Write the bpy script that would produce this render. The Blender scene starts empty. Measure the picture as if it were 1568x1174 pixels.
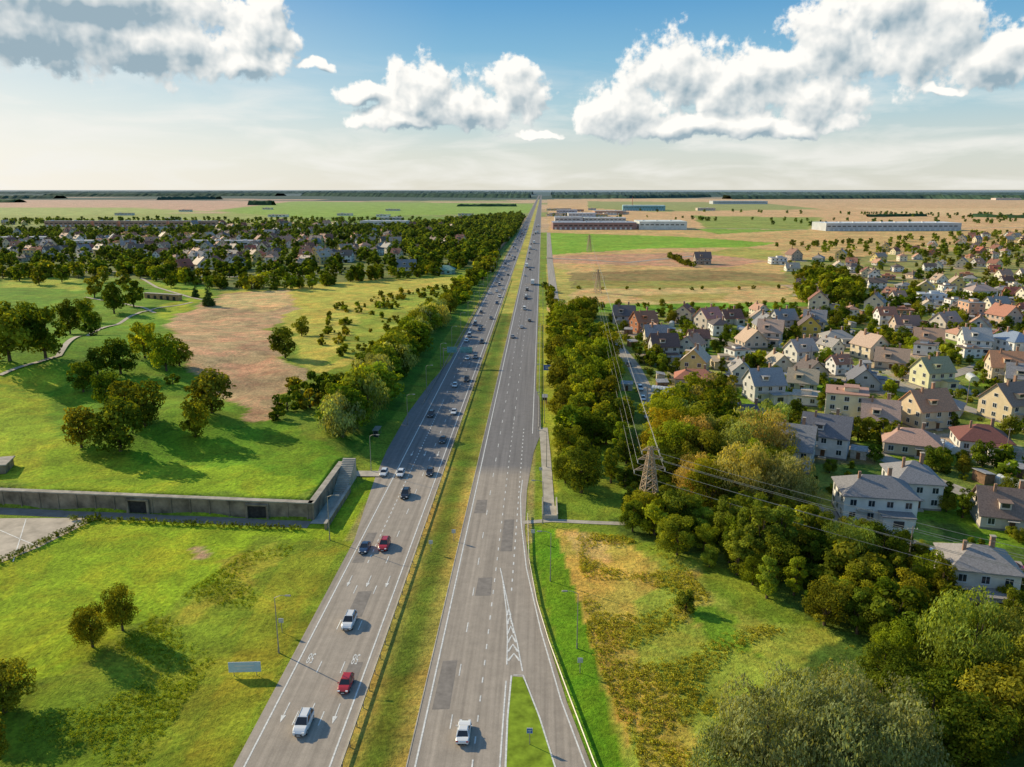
import bpy, math, random
import numpy as np
from mathutils import Vector
random.seed(11); rng=np.random.default_rng(11)
scene=bpy.context.scene
FPX=1207.0; CAMH=71.0
PIT=math.atan(298/1207); YAW=math.radians(2.118)
sp,cp=math.sin(PIT),math.cos(PIT); sy,cy=math.sin(YAW),math.cos(YAW)
def sst(a,b,x):
    t=np.clip((x-a)/(b-a),0,1); return t*t*(3-2*t)
def ywall(x): return 160.2+(-51-x)*0.067
def terr(x,y):
    x=np.asarray(x,float); y=np.asarray(y,float)
    k=sst(186,200,y)
    edge=(1-k)*sst(-49.6,-51.2,x)+k*sst(-44,-62,x)
    hill=4.0*edge*sst(ywall(x),ywall(x)+1.6,y)*sst(430,330,y)
    md=9*np.exp(-((x+195)/48)**2-((y-285)/55)**2)*sst(200,235,y)+4*np.exp(-((x+110)/30)**2-((y-215)/22)**2)*sst(175,200,y)
    und=(np.sin(x*.11+1.3*np.sin(y*.06))*np.sin(y*.09+.7)+.5*np.sin(x*.23+y*.17))
    m=sst(-47,-56,x)*(sst(138,124,y)+sst(172,185,y)*sst(600,400,y))+.7*sst(16,26,x)*sst(150,135,y)
    return hill+md+und*.6*m
def dirpx(px,py):
    u=(px-784)/FPX; v=(587-py)/FPX
    x=u; y=cp+v*sp; z=-sp+v*cp
    return (x*cy-y*sy, x*sy+y*cy, z)
def G(px,py):
    d=dirpx(px,py); h=0.0
    for i in range(14):
        t=(CAMH-h)/(-d[2]); x,y=d[0]*t,d[1]*t
        h=.5*h+.5*float(terr(x,y))
    return (x,y,float(terr(x,y)))
# ---------------- material helpers
def newmat(name,rough=.8,spec=.3):
    m=bpy.data.materials.new(name); m.use_nodes=True; nt=m.node_tree
    b=nt.nodes['Principled BSDF']; b.inputs['Roughness'].default_value=rough
    b.inputs['Specular IOR Level'].default_value=spec
    return m,nt,b
def mth(nt,op,a,b=None,c=None,clamp=False):
    n=nt.nodes.new('ShaderNodeMath'); n.operation=op; n.use_clamp=clamp
    for i,v in enumerate((a,b,c)):
        if v is None: continue
        if isinstance(v,(int,float)): n.inputs[i].default_value=v
        else: nt.links.new(v,n.inputs[i])
    return n.outputs[0]
def vmth(nt,op,a,b=None):
    n=nt.nodes.new('ShaderNodeVectorMath'); n.operation=op
    for i,v in enumerate((a,b)):
        if v is None: continue
        if isinstance(v,(tuple,list)): n.inputs[i].default_value=v
        else: nt.links.new(v,n.inputs[i])
    return n.outputs['Value'] if op=='LENGTH' else n.outputs[0]
def mixc(nt,f,a,b,mode='MIX'):
    n=nt.nodes.new('ShaderNodeMix'); n.data_type='RGBA'; n.blend_type=mode
    for s,v in ((n.inputs[0],f),(n.inputs[6],a),(n.inputs[7],b)):
        if isinstance(v,(int,float)): s.default_value=v
        elif isinstance(v,(tuple,list)): s.default_value=tuple(v)+((1,) if len(v)==3 else ())
        else: nt.links.new(v,s)
    return n.outputs[2]
def noise(nt,vec,scale,detail=4,rough=.55,dist=0,dim='3D'):
    n=nt.nodes.new('ShaderNodeTexNoise'); n.noise_dimensions=dim; n.inputs['Scale'].default_value=scale
    n.inputs['Detail'].default_value=detail; n.inputs['Roughness'].default_value=rough
    n.inputs['Distortion'].default_value=dist
    if vec is not None: nt.links.new(vec,n.inputs['Vector'])
    return n.outputs[0]
def maprange(nt,v,a,b,c,d):
    n=nt.nodes.new('ShaderNodeMapRange'); nt.links.new(v,n.inputs[0])
    for i,x in enumerate((a,b,c,d)): n.inputs[i+1].default_value=x
    return n.outputs[0]
def geopos(nt): return nt.nodes.new('ShaderNodeNewGeometry').outputs['Position']
def bump(nt,b,h,strength=.5,dist=.2):
    n=nt.nodes.new('ShaderNodeBump'); n.inputs['Strength'].default_value=strength; n.inputs['Distance'].default_value=dist
    nt.links.new(h,n.inputs['Height']); nt.links.new(n.outputs[0],b.inputs['Normal'])
def surf(name,col,rough=.8,spec=.3,nscale=1.5,var=.35,objcol=False,bmp=0):
    m,nt,b=newmat(name,rough,spec)
    tc=nt.nodes.new('ShaderNodeTexCoord').outputs['Object']
    n1=noise(nt,tc,abs(nscale),3,.6)
    f=maprange(nt,n1,.3,.7,1-var,1+var)
    c=nt.nodes.new('ShaderNodeVectorMath'); c.operation='SCALE'
    if objcol:
        oi=nt.nodes.new('ShaderNodeObjectInfo'); nt.links.new(oi.outputs['Color'],c.inputs[0])
    else: c.inputs[0].default_value=col
    nt.links.new(f,c.inputs['Scale']); nt.links.new(c.outputs[0],b.inputs['Base Color'])
    if bmp: bump(nt,b,n1,.6,bmp)
    return m
# ---------------- mesh helpers
def link(o): scene.collection.objects.link(o); return o
class MB:
    def __init__(s): s.v=[]; s.f=[]; s.m=[]
    def add(s,vs,fs,mi=0):
        o=len(s.v); s.v+= [tuple(v) for v in vs]; s.f+=[tuple(i+o for i in f) for f in fs]; s.m+=[mi]*len(fs)
    def box(s,c,d,mi=0,rz=0,taper=1.0):
        x,y,z=d[0]/2,d[1]/2,d[2]/2; ca,sa=math.cos(rz),math.sin(rz); vs=[]
        for k in (-1,1):
            t=taper if k>0 else 1
            for a,b in ((-1,-1),(1,-1),(1,1),(-1,1)):
                X,Y=a*x*t,b*y*t; vs.append((c[0]+X*ca-Y*sa,c[1]+X*sa+Y*ca,c[2]+k*z))
        s.add(vs,[(3,2,1,0),(4,5,6,7),(0,1,5,4),(1,2,6,5),(2,3,7,6),(3,0,4,7)],mi)
    def bar(s,a,b,r0,r1=None,mi=0,n=4):
        r1=r0 if r1 is None else r1
        a=Vector(a); b=Vector(b); d=(b-a).normalized()
        u=d.cross(Vector((0,0,1)) if abs(d.z)<.9 else Vector((1,0,0))).normalized(); w=d.cross(u)
        vs=[]
        for p,r in ((a,r0),(b,r1)):
            for i in range(n):
                t=2*math.pi*(i+.5)/n; vs.append(p+u*math.cos(t)*r+w*math.sin(t)*r)
        fs=[(i,(i+1)%n,n+(i+1)%n,n+i) for i in range(n)]+[tuple(range(n))[::-1],tuple(range(n,2*n))]
        s.add(vs,fs,mi)
    def mesh(s,name,mats,smooth=False):
        me=bpy.data.meshes.new(name); me.from_pydata(s.v,[],s.f)
        for m in mats: me.materials.append(m)
        me.polygons.foreach_set('material_index',s.m)
        if smooth: me.polygons.foreach_set('use_smooth',[True]*len(s.f))
        me.update(); return me
    def obj(s,name,mats,smooth=False):
        return link(bpy.data.objects.new(name,s.mesh(name,mats,smooth)))
def inst(name,me,loc,rz=0,sc=(1,1,1),col=None,parent=None):
    o=bpy.data.objects.new(name,me); o.location=loc; o.rotation_euler=(0,0,rz)
    o.scale=sc if isinstance(sc,(tuple,list)) else (sc,sc,sc)
    if col: o.color=tuple(col)+(1,)
    if parent: o.parent=parent
    return link(o)
# ---------------- camera
cam=bpy.data.cameras.new('camera'); cam.sensor_width=36; cam.lens=36*FPX/1568; cam.clip_end=90000; cam.clip_start=.5
co=link(bpy.data.objects.new('camera',cam)); co.location=(0,0,CAMH); co.rotation_euler=(math.pi/2-PIT,0,YAW); scene.camera=co
scene.view_settings.view_transform='Standard'; scene.view_settings.look='None'; scene.view_settings.exposure=0
# ---------------- sun & sky
SEL=math.radians(25.5); sdir=Vector((-.84,.54,0)).normalized()
sv=Vector((sdir.x*math.cos(SEL),sdir.y*math.cos(SEL),math.sin(SEL)))
sl=bpy.data.lights.new('sun','SUN'); sl.energy=5.0; sl.angle=math.radians(.5); sl.color=(1,.85,.58)
so=link(bpy.data.objects.new('sun',sl)); so.rotation_euler=sv.to_track_quat('Z','Y').to_euler(); so.location=(0,0,200)
w=bpy.data.worlds.new('World'); scene.world=w; w.use_nodes=True; nt=w.node_tree
bg=nt.nodes['Background']; bg.inputs[1].default_value=.1
sky=nt.nodes.new('ShaderNodeTexSky'); sky.sky_type='NISHITA'; sky.sun_disc=False; sky.sun_elevation=SEL
sky.sun_rotation=math.atan2(sdir.x,sdir.y)
sky.air_density=1.0; sky.dust_density=1.0; sky.ozone_density=1.5
def ae(px,py):
    d=dirpx(px,py); l=math.sqrt(sum(a*a for a in d))
    return math.degrees(math.atan2(d[0],d[1])),math.degrees(math.asin(d[2]/l))
blobs=[(50,50,210,90,62),(250,75,170,60,52),(365,100,80,42,30),(405,45,50,66,60),(150,0,240,60,60),(485,98,34,10,9),
(640,145,58,66,50),(705,170,95,40,28),(785,145,60,58,45),(555,145,50,20,14),(610,185,80,22,18),
(950,170,85,50,42),(1035,115,74,70,60),(1150,120,115,62,66),(1290,60,88,74,80),(1430,65,130,80,78),(1350,15,110,60,60),(1520,95,100,60,48),(1100,190,200,26,22),(1230,150,100,44,44),
(1440,140,40,9,7),(1210,200,70,20,15),(820,208,45,9,7)]
grp=bpy.data.node_groups.new('cloud_density','ShaderNodeTree')
grp.interface.new_socket('P',in_out='INPUT',socket_type='NodeSocketVector')
grp.interface.new_socket('D',in_out='OUTPUT',socket_type='NodeSocketFloat')
grp.interface.new_socket('S',in_out='OUTPUT',socket_type='NodeSocketFloat')
gi=grp.nodes.new('NodeGroupInput'); go=grp.nodes.new('NodeGroupOutput'); P=gi.outputs[0]
wn=grp.nodes.new('ShaderNodeTexNoise'); wn.noise_dimensions='2D'; wn.inputs['Scale'].default_value=.45; wn.inputs['Detail'].default_value=3
grp.links.new(P,wn.inputs['Vector'])
wv=vmth(grp,'SUBTRACT',wn.outputs['Color'],(.5,.5,.5)); wv=vmth(grp,'MULTIPLY',wv,(2.4,1.4,0))
PW=vmth(grp,'ADD',P,wv)
sx=grp.nodes.new('ShaderNodeSeparateXYZ'); grp.links.new(PW,sx.inputs[0])
cur=None
for bx,by,rx,ry,rb in blobs:
    a,e=ae(bx,by); a1,_=ae(bx+rx,by); _,e1=ae(bx,by-ry); _,e2=ae(bx,by+rb)
    qx=mth(grp,'MULTIPLY_ADD',sx.outputs[0],1/max(.1,a1-a),-a/max(.1,a1-a))
    dy=mth(grp,'SUBTRACT',sx.outputs[1],e)
    qy=mth(grp,'MAXIMUM',mth(grp,'MULTIPLY',dy,1/max(.1,e1-e)),mth(grp,'MULTIPLY',dy,-1/max(.1,e-e2)))
    l=mth(grp,'SQRT',mth(grp,'MULTIPLY_ADD',qx,qx,mth(grp,'MULTIPLY',qy,qy)))
    v=mth(grp,'SUBTRACT',1,l)
    cur=v if cur is None else mth(grp,'SMOOTH_MAX',cur,v,.15)
cur=mth(grp,'MINIMUM',cur,.85)
# S: smooth billow field used for shading; D adds the fine detail that shapes the edge
fb=noise(grp,P,.42,3,.5,0,'2D')
vo=grp.nodes.new('ShaderNodeTexVoronoi'); vo.voronoi_dimensions='2D'; vo.feature='F1'; vo.inputs['Scale'].default_value=.62
vo.inputs['Detail'].default_value=2; vo.inputs['Roughness'].default_value=.5; vo.normalize=True
grp.links.new(PW,vo.inputs['Vector'])
S=mth(grp,'ADD',cur,mth(grp,'MULTIPLY_ADD',fb,1.2,-.6))
S=mth(grp,'ADD',S,mth(grp,'MULTIPLY_ADD',vo.outputs['Distance'],-.62,.24))
fd=noise(grp,P,2.2,6,.62,0,'2D')
D=mth(grp,'ADD',S,mth(grp,'MULTIPLY_ADD',fd,.55,-.275))
grp.links.new(D,go.inputs[0]); grp.links.new(S,go.inputs[1])
tc=nt.nodes.new('ShaderNodeTexCoord'); s=nt.nodes.new('ShaderNodeSeparateXYZ'); nt.links.new(tc.outputs['Generated'],s.inputs[0])
az=mth(nt,'MULTIPLY',mth(nt,'ARCTAN2',s.outputs[0],s.outputs[1]),57.2958)
el=mth(nt,'MULTIPLY',mth(nt,'ARCSINE',s.outputs[2]),57.2958)
cb=nt.nodes.new('ShaderNodeCombineXYZ'); nt.links.new(az,cb.inputs[0]); nt.links.new(el,cb.inputs[1]); Pv=cb.outputs[0]
rp=nt.nodes.new('ShaderNodeValToRGB'); nt.links.new(maprange(nt,el,0,30,0,1),rp.inputs[0])
cr=rp.color_ramp; cr.elements[0].position=0; cr.elements[0].color=(.78,.77,.68,1); cr.elements[1].position=1; cr.elements[1].color=(.05,.20,.46,1)
for p_,c_ in ((.08,(.70,.75,.70,1)),(.18,(.44,.65,.73,1)),(.28,(.22,.50,.71,1)),(.40,(.10,.36,.66,1))):
    e_=cr.elements.new(p_); e_.color=c_
gq=nt.nodes.new('ShaderNodeVectorMath'); gq.operation='SCALE'; nt.links.new(rp.outputs[0],gq.inputs[0]); gq.inputs['Scale'].default_value=10
clear=mixc(nt,.85,sky.outputs[0],gq.outputs[0])
sunw=mth(nt,'MULTIPLY',maprange(nt,az,-6,-45,0,.9),maprange(nt,el,13,3,.2,1))
clear=mixc(nt,sunw,clear,(9.7,9.4,8.7))
def dens(v):
    g=nt.nodes.new('ShaderNodeGroup'); g.node_tree=grp; nt.links.new(v,g.inputs[0]); return g
g0=dens(Pv); g1=dens(vmth(nt,'ADD',Pv,(-.40,.62,0)))
D0=g0.outputs[0]; S0=g0.outputs[1]; S1=g1.outputs[1]
alpha=nt.nodes.new('ShaderNodeMapRange'); alpha.interpolation_type='SMOOTHSTEP'; nt.links.new(D0,alpha.inputs[0])
alpha.inputs[1].default_value=-.04; alpha.inputs[2].default_value=.30
lit=mth(nt,'MULTIPLY_ADD',mth(nt,'SUBTRACT',S0,S1),1.35,.74)
lit=mth(nt,'SUBTRACT',lit,mth(nt,'MULTIPLY',mth(nt,'MAXIMUM',mth(nt,'SUBTRACT',S0,.35),0),.55))
lit=mth(nt,'SUBTRACT',lit,mth(nt,'MULTIPLY',maprange(nt,az,-21,-28,0,.42),maprange(nt,S0,0,.35,0,1)))
lit=mth(nt,'ADD',lit,mth(nt,'MULTIPLY_ADD',mth(nt,'SUBTRACT',D0,S0),.35,0),clamp=True)
ccol=mixc(nt,lit,(3.2,4.3,5.0),(10.6,10.3,9.7))
vp=vmth(nt,'MULTIPLY',Pv,(.12,.6,1)); vn=noise(nt,vp,1,5,.55,.3,'2D')
veil=mth(nt,'MULTIPLY',maprange(nt,vn,.42,.7,0,.65),maprange(nt,el,9,4,0,1))
skyv=mixc(nt,veil,clear,(9.2,9.1,8.6))
al=mth(nt,'MULTIPLY',alpha.outputs[0],.96)
fin=mixc(nt,al,skyv,ccol)
bg2=nt.nodes.new('ShaderNodeBackground'); bg2.inputs[1].default_value=.1
nt.links.new(clear,bg.inputs[0]); nt.links.new(fin,bg2.inputs[0])
msk=mth(nt,'MULTIPLY',mth(nt,'GREATER_THAN',el,0),mth(nt,'MULTIPLY',mth(nt,'LESS_THAN',el,18),mth(nt,'LESS_THAN',mth(nt,'ABSOLUTE',az),60)))
mxs=nt.nodes.new('ShaderNodeMixShader'); nt.links.new(msk,mxs.inputs[0]); nt.links.new(bg.outputs[0],mxs.inputs[1]); nt.links.new(bg2.outputs[0],mxs.inputs[2])
nt.links.new(mxs.outputs[0],nt.nodes['World Output'].inputs[0])
# ---------------- terrain grid
def axis(fine0,fine1,step,k,lim1,lim2):
    a=list(np.arange(fine0,fine1,step)); x=a[-1]
    while x<lim1: x+=max(1.3,k*abs(x)); a.append(x)
    while x<lim2: x*=1.045; a.append(x)
    b=[];x=a[0]
    while x>-lim1: x-=max(1.3,k*abs(x)); b.append(x)
    while x>-lim2: x*=1.045; b.append(x)
    return np.array(b[::-1]+a)
xs=axis(-52,14,.8,.013,1500,45000)
ys=[-400,-200,-100,-50,0,30,50]; y=60
while y<1500: y+=max(1.2,.0095*y); ys.append(y)
while y<48000: y*=1.03; ys.append(y)
ys=np.array(ys)
XX,YY=np.meshgrid(xs,ys); X=XX.ravel(); Y=YY.ravel(); Z=terr(X,Y)
nx,ny=len(xs),len(ys)
ii=np.arange(nx*ny).reshape(ny,nx)
quads=np.stack([ii[:-1,:-1],ii[:-1,1:],ii[1:,1:],ii[1:,:-1]],-1).reshape(-1,4)
def npmesh(name,V,Q,mats,attrs=None,smooth=False,mi=None):
    me=bpy.data.meshes.new(name); me.vertices.add(len(V)); me.vertices.foreach_set('co',np.ascontiguousarray(V,dtype=np.float32).ravel())
    me.loops.add(Q.size); me.loops.foreach_set('vertex_index',Q.ravel().astype(np.int32))
    me.polygons.add(len(Q)); me.polygons.foreach_set('loop_start',(np.arange(len(Q))*4).astype(np.int32))
    for m in mats: me.materials.append(m)
    if mi is not None: me.polygons.foreach_set('material_index',mi.astype(np.int32))
    if smooth: me.polygons.foreach_set('use_smooth',np.ones(len(Q),bool))
    me.update(calc_edges=True); me.validate()
    if attrs is not None:
        at=me.attributes.new('tint','FLOAT_COLOR','POINT'); at.data.foreach_set('color',attrs.astype(np.float32).ravel())
    return me
def inpoly(px,py,poly):
    r=np.zeros(px.shape,bool); n=len(poly); j=n-1
    for i in range(n):
        xi,yi=poly[i][:2]; xj,yj=poly[j][:2]
        if yi!=yj:
            c=((yi>py)!=(yj>py))&(px<(xj-xi)*(py-yi)/(yj-yi)+xi); r^=c
        j=i
    return r
GR=(.20,.30,.022)
col=np.zeros((len(X),4)); col[:,3]=1; col[:,:3]=GR
h=(np.sin(np.floor(X/620+.4*np.sin(Y/700))*12.9+np.floor(Y/420+.3*np.sin(X/900))*78.2)*43758.5)%1
far=Y>1350
pal=np.array([(.58,.41,.20),(.19,.33,.03),(.54,.41,.22),(.46,.35,.16),(.26,.33,.07),(.62,.45,.22),(.22,.29,.06)])
pc=pal[(h*7).astype(int)%7]; col[far,:3]=pc[far]
jx=X+2.0*np.sin(Y*.13)+1.2*np.sin(Y*.41+X*.3); jy=Y+2.0*np.sin(X*.11)+1.2*np.sin(X*.37)
nearm=Y<1300
jx=np.where(nearm&(X<-50)|(X>12),jx,X); jy=np.where(nearm&(X<-50)|(X>12),jy,Y)
def paint(poly,c,a=1.0,exact=False):
    wp=[G(*p)[:2] for p in poly]; m=inpoly(X if exact else jx,Y if exact else jy,wp)
    col[m,:3]=col[m,:3]*(1-a)+np.array(c)*a
paint([(-400,300),(560,301),(545,322),(-400,330)],(.60,.40,.24))
paint([(450,308),(816,312),(815,326),(400,334),(330,322)],(.24,.42,.03))
paint([(-400,330),(360,326),(500,336),(300,345),(-400,345)],(.32,.40,.08))
paint([(-400,316),(200,318),(330,324),(100,330),(-400,328)],(.36,.46,.10))
paint([(838,304),(2000,304),(2000,352),(1280,360),(840,352)],(.66,.45,.19))
paint([(838,352),(2000,352),(2000,480),(838,480)],(.60,.43,.15))
paint([(900,308),(1160,310),(1260,320),(1000,324),(900,318)],(.30,.36,.08))
paint([(1060,330),(1260,333),(1240,352),(1080,350)],(.27,.36,.05))
paint([(1300,318),(1700,320),(1800,328),(1400,330)],(.74,.54,.24))
paint([(836,356),(1040,362),(1190,372),(1150,378),(1000,380),(838,390)],(.22,.43,.02))
paint([(1060,350),(1220,352),(1100,358)],(.22,.4,.03))
paint([(1130,378),(1200,384),(1190,398),(1060,392)],(.42,.42,.08))
paint([(836,392),(1060,386),(1180,400),(1100,410),(840,402)],(.55,.34,.18))
paint([(868,418),(1040,412),(1215,420),(1210,437),(1060,441),(880,443)],(.30,.24,.08))
paint([(880,430),(1210,430),(1210,437),(1060,441),(880,443)],(.34,.33,.07))
paint([(840,443),(1060,441),(1215,440),(1230,460),(1000,468),(840,462)],(.62,.47,.17))
paint([(960,452),(1120,448),(1100,460),(1000,462)],(.45,.40,.10))
paint([(880,466),(1280,462),(1568,470),(1568,480),(1200,480),(900,478)],(.18,.37,.02))
paint([(836,404),(868,414),(880,445),(860,470),(838,470)],(.48,.44,.10))
paint([(905,478),(1210,475),(1568,420),(2400,420),(2400,900),(1500,760),(1230,740),(960,600)],(.20,.26,.04))
paint([(1210,455),(1200,400),(2000,350),(2000,470)],(.30,.31,.08))
paint([(-400,352),(800,338),(745,405),(560,432),(330,445),(200,425),(-400,430)],(.17,.22,.05))
# left hill
paint([(-300,430),(300,430),(340,450),(255,492),(285,575),(360,610),(420,650),(520,690),(545,705),(470,765),(-300,745)],(.15,.30,.010))
paint([(-300,620),(60,600),(110,690),(60,745),(-300,745)],(.32,.44,.02))
paint([(60,690),(300,715),(480,740),(470,765),(40,748)],(.27,.40,.015))
paint([(60,560),(120,570),(90,600),(0,590),(-200,590)],(.36,.45,.02))
paint([(0,424),(110,424),(130,445),(60,440),(0,440)],(.38,.46,.04))
paint([(215,428),(330,450),(255,490),(235,470),(290,455)],(.36,.46,.02))
paint([(345,447),(470,436),(560,428),(720,424),(700,450),(640,470),(545,560),(470,572),(440,500)],(.50,.48,.07))
paint([(560,470),(660,440),(700,440),(640,480),(560,540),(500,560)],(.32,.40,.04))
paint([(255,492),(345,449),(440,444),(455,470),(410,505),(430,545),(472,570),(445,600),(405,645),(375,645),(355,610),(290,572)],(.52,.37,.18))
paint([(325,470),(345,450),(440,446),(450,466),(400,478)],(.64,.50,.20))
paint([(400,520),(440,560),(420,620),(360,600),(330,540)],(.46,.32,.16))
# lower left meadow
paint([(-300,860),(150,792),(480,802),(560,735),(592,705),(360,1174),(-300,1174)],(.29,.42,.015))
paint([(240,940),(400,820),(540,830),(360,1174),(130,1174),(60,1100)],(.22,.30,.018))
paint([(-100,1080),(120,1050),(240,1174),(-100,1174)],(.19,.28,.015))
paint([(420,860),(520,840),(430,1010),(340,1174),(280,1174)],(.28,.32,.02))
paint([(330,860),(430,830),(420,850),(300,960),(260,960)],(.34,.36,.03))
paint([(288,846),(316,846),(316,860),(288,860)],(.52,.38,.2))
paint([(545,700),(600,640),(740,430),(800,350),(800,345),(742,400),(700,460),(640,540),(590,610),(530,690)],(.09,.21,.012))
# right dry field
paint([(850,808),(950,822),(1050,868),(1110,940),(1320,990),(1250,1060),(1120,1120),(1090,1300),(1000,1300),(905,1000)],(.33,.40,.045))
paint([(850,808),(960,822),(1010,860),(960,920),(990,1000),(960,1080),(1010,1174),(975,1174),(900,980)],(.52,.41,.07))
paint([(862,812),(950,824),(930,860),(885,850)],(.66,.45,.13))
paint([(1010,870),(1060,880),(1080,960),(1040,940)],(.48,.40,.07))
paint([(1060,930),(1130,950),(1180,1010),(1100,1000)],(.19,.34,.02))
paint([(970,1000),(1040,1040),(1060,1174),(1000,1174)],(.46,.39,.06))
paint([(826,470),(850,480),(862,700),(850,760),(830,700)],(.36,.41,.03))
paint([(808,806),(850,808),(905,980),(985,1300),(945,1300),(870,1060)],(.14,.33,.010))
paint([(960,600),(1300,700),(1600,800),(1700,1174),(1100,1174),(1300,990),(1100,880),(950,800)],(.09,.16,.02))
mr=(X>-25.8)&(X<-15.5)&(Y<6000)
t=np.abs((X+20.6)/5.0)
mc=np.outer(1-sst(.10,.8,t),(.15,.21,.018))+np.outer(sst(.10,.8,t),(.44,.37,.07))
col[mr,:3]=mc[mr]
mr2=mr&(Y>195)&(Y<460); col[mr2,:3]=col[mr2,:3]*.4+np.array((.10,.2,.012))*.6
mr3=mr&(Y>460); col[mr3,:3]=(.44,.43,.07)
for x0,x1 in ((-40.5,-38),(-3,-1)):
    m=(X>x0)&(X<x1)&(Y<3000)&(Y>150); col[m,:3]=col[m,:3]*.4+np.array((.42,.35,.13))*.6
dist=np.hypot(X,Y); hz_=(1-np.exp(-dist/14000))[:,None]; col[:,:3]=col[:,:3]*(1-hz_)+np.array((.44,.48,.44))*hz_*.85  # aerial haze painted into the ground colour, growing with distance from the origin
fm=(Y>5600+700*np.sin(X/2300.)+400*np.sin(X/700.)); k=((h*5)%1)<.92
col[fm&k,:3]=(.085,.14,.12); col[Y>8500,:3]=(.11,.18,.18); col[Y>18000,:3]=(.20,.29,.32)  # far forest ground in bluer, paler steps: haze put into the colour
# ---------------- houses list
def W(px,py): return G(px,py)
named=[
(1335,788,15,11,2,'hip',(.80,.78,.72),(.24,.23,.23),-8),(1392,765,10,12,2,'hip',(.7,.68,.64),(.27,.26,.26),-8),
(1490,905,11,10,2,'hip',(.74,.68,.58),(.32,.29,.27),-12),(1293,640,12,11,3,'flat',(.78,.68,.46),(.50,.28,.20),-20),
(1345,652,10,11,1,'gable',(.7,.64,.54),(.50,.34,.26),-20),(1212,712,10,11,2,'gable',(.58,.56,.53),(.26,.26,.27),-25),
(1262,692,12,10,2,'gable',(.64,.62,.6),(.17,.17,.19),-25),(1393,690,14,11,1,'hip',(.6,.5,.4),(.52,.32,.24),-20),
(1415,650,12,11,2,'gable',(.68,.54,.36),(.55,.28,.16),15),(1500,685,13,12,1,'hip',(.7,.66,.6),(.22,.09,.07),-15),
(1542,640,12,12,2,'gable',(.68,.55,.36),(.3,.21,.16),20),(1168,610,11,10,2,'gable',(.62,.6,.56),(.34,.33,.33),10),
(1145,650,12,11,1,'hip',(.5,.5,.48),(.15,.14,.14),0),(1065,590,15,10,1,'hip',(.5,.4,.3),(.50,.2,.12),-10),
(1108,562,12,10,1,'flat',(.58,.48,.33),(.48,.37,.24),0),(1015,548,11,10,2,'gable',(.6,.58,.52),(.18,.11,.09),5),
(985,508,11,10,2,'gable',(.45,.19,.10),(.40,.18,.10),20),(955,498,11,10,2,'gable',(.45,.45,.45),(.14,.13,.13),-10),
(1084,502,11,10,2,'gable',(.7,.6,.5),(.58,.25,.20),30),(1150,530,11,11,1,'gable',(.66,.53,.42),(.56,.40,.28),10),
(1178,525,11,11,2,'gable',(.7,.58,.48),(.52,.36,.27),-20),(1198,505,11,10,2,'gable',(.54,.52,.5),(.3,.29,.28),15),
(1238,515,12,10,2,'gable',(.66,.48,.10),(.16,.12,.11),-15),(1280,525,13,10,1,'hip',(.62,.6,.52),(.38,.35,.31),0),
(1330,548,12,10,2,'gable',(.76,.64,.46),(.54,.39,.29),20),(1364,562,12,10,1,'gable',(.62,.5,.38),(.44,.31,.22),-25),
(1425,590,11,10,2,'gable',(.72,.70,.42),(.38,.35,.2),15),(1320,592,13,10,1,'gable',(.5,.5,.5),(.18,.18,.2),-15),
(1228,595,10,9,1,'gable',(.62,.57,.42),(.50,.40,.27),-20),(1190,568,9,9,1,'gable',(.66,.63,.52),(.55,.46,.34),10),
(1224,556,10,9,2,'gable',(.76,.73,.64),(.55,.42,.34),20),(1540,582,13,11,2,'gable',(.64,.53,.4),(.56,.28,.15),-15),
(1550,540,15,12,2,'hip',(.82,.81,.8),(.27,.33,.42),10),(1385,506,12,10,1,'gable',(.62,.5,.4),(.40,.22,.16),0),
(1420,528,12,10,1,'gable',(.62,.56,.5),(.55,.34,.22),-20),(1472,520,12,10,1,'hip',(.72,.67,.6),(.55,.30,.20),10),
(1447,500,12,10,1,'gable',(.68,.61,.52),(.46,.33,.26),25),(1500,458,16,12,2,'hip',(.82,.77,.72),(.44,.33,.28),0),
(1425,464,15,11,2,'flat',(.64,.68,.72),(.38,.42,.46),-10),(1490,538,11,10,2,'gable',(.76,.73,.66),(.49,.46,.42),-10),
(1535,498,13,11,2,'gable',(.66,.48,.38),(.46,.21,.14),15),(1485,486,9,12,3,'flat',(.66,.4,.27),(.32,.31,.3),0),
(1538,800,12,10,1,'gable',(.6,.53,.46),(.26,.18,.14),-15),(1075,404,15,12,2,'gable',(.44,.37,.3),(.24,.17,.14),0),
(1190,404,15,12,2,'flat',(.8,.79,.78),(.33,.33,.33),0),(1215,398,14,12,2,'gable',(.44,.36,.3),(.28,.16,.12),10),
(623,418,16,12,2,'gable',(.66,.63,.54),(.24,.24,.24),10),(683,418,15,12,1,'hip',(.33,.53,.45),(.23,.39,.3),0)]
hp=[]
def far_enough(x,y,r):
    for a,b,c in hp:
        if (a-x)**2+(b-y)**2<(r+c)**2: return False
    return True
for n in named:
    g=W(n[0],n[1]); hp.append((g[0],g[1],max(n[2],n[3])*.55))
for n in named[:14]:
    g=W(n[0],n[1]); q=Vector((g[0],g[1])).normalized(); hp.append((g[0]-q.x*10,g[1]-q.y*10,4.5))
streets=[[(938,520),(970,560),(990,600),(1000,640)],[(1140,535),(1300,560),(1420,605),(1568,655),(1700,690)],[(1290,500),(1350,530),(1480,600),(1568,620)],
 [(1080,640),(1180,660),(1330,690),(1440,740),(1600,800)],[(1220,770),(1330,810),(1440,850),(1568,870)],[(1380,600),(1500,560),(1600,520)],
 [(1250,470),(1400,490),(1568,510),(1700,530)],[(940,488),(1100,520),(1140,535)]]
streetsw=[[G(*p)[:2] for p in s_] for s_ in streets]
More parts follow.
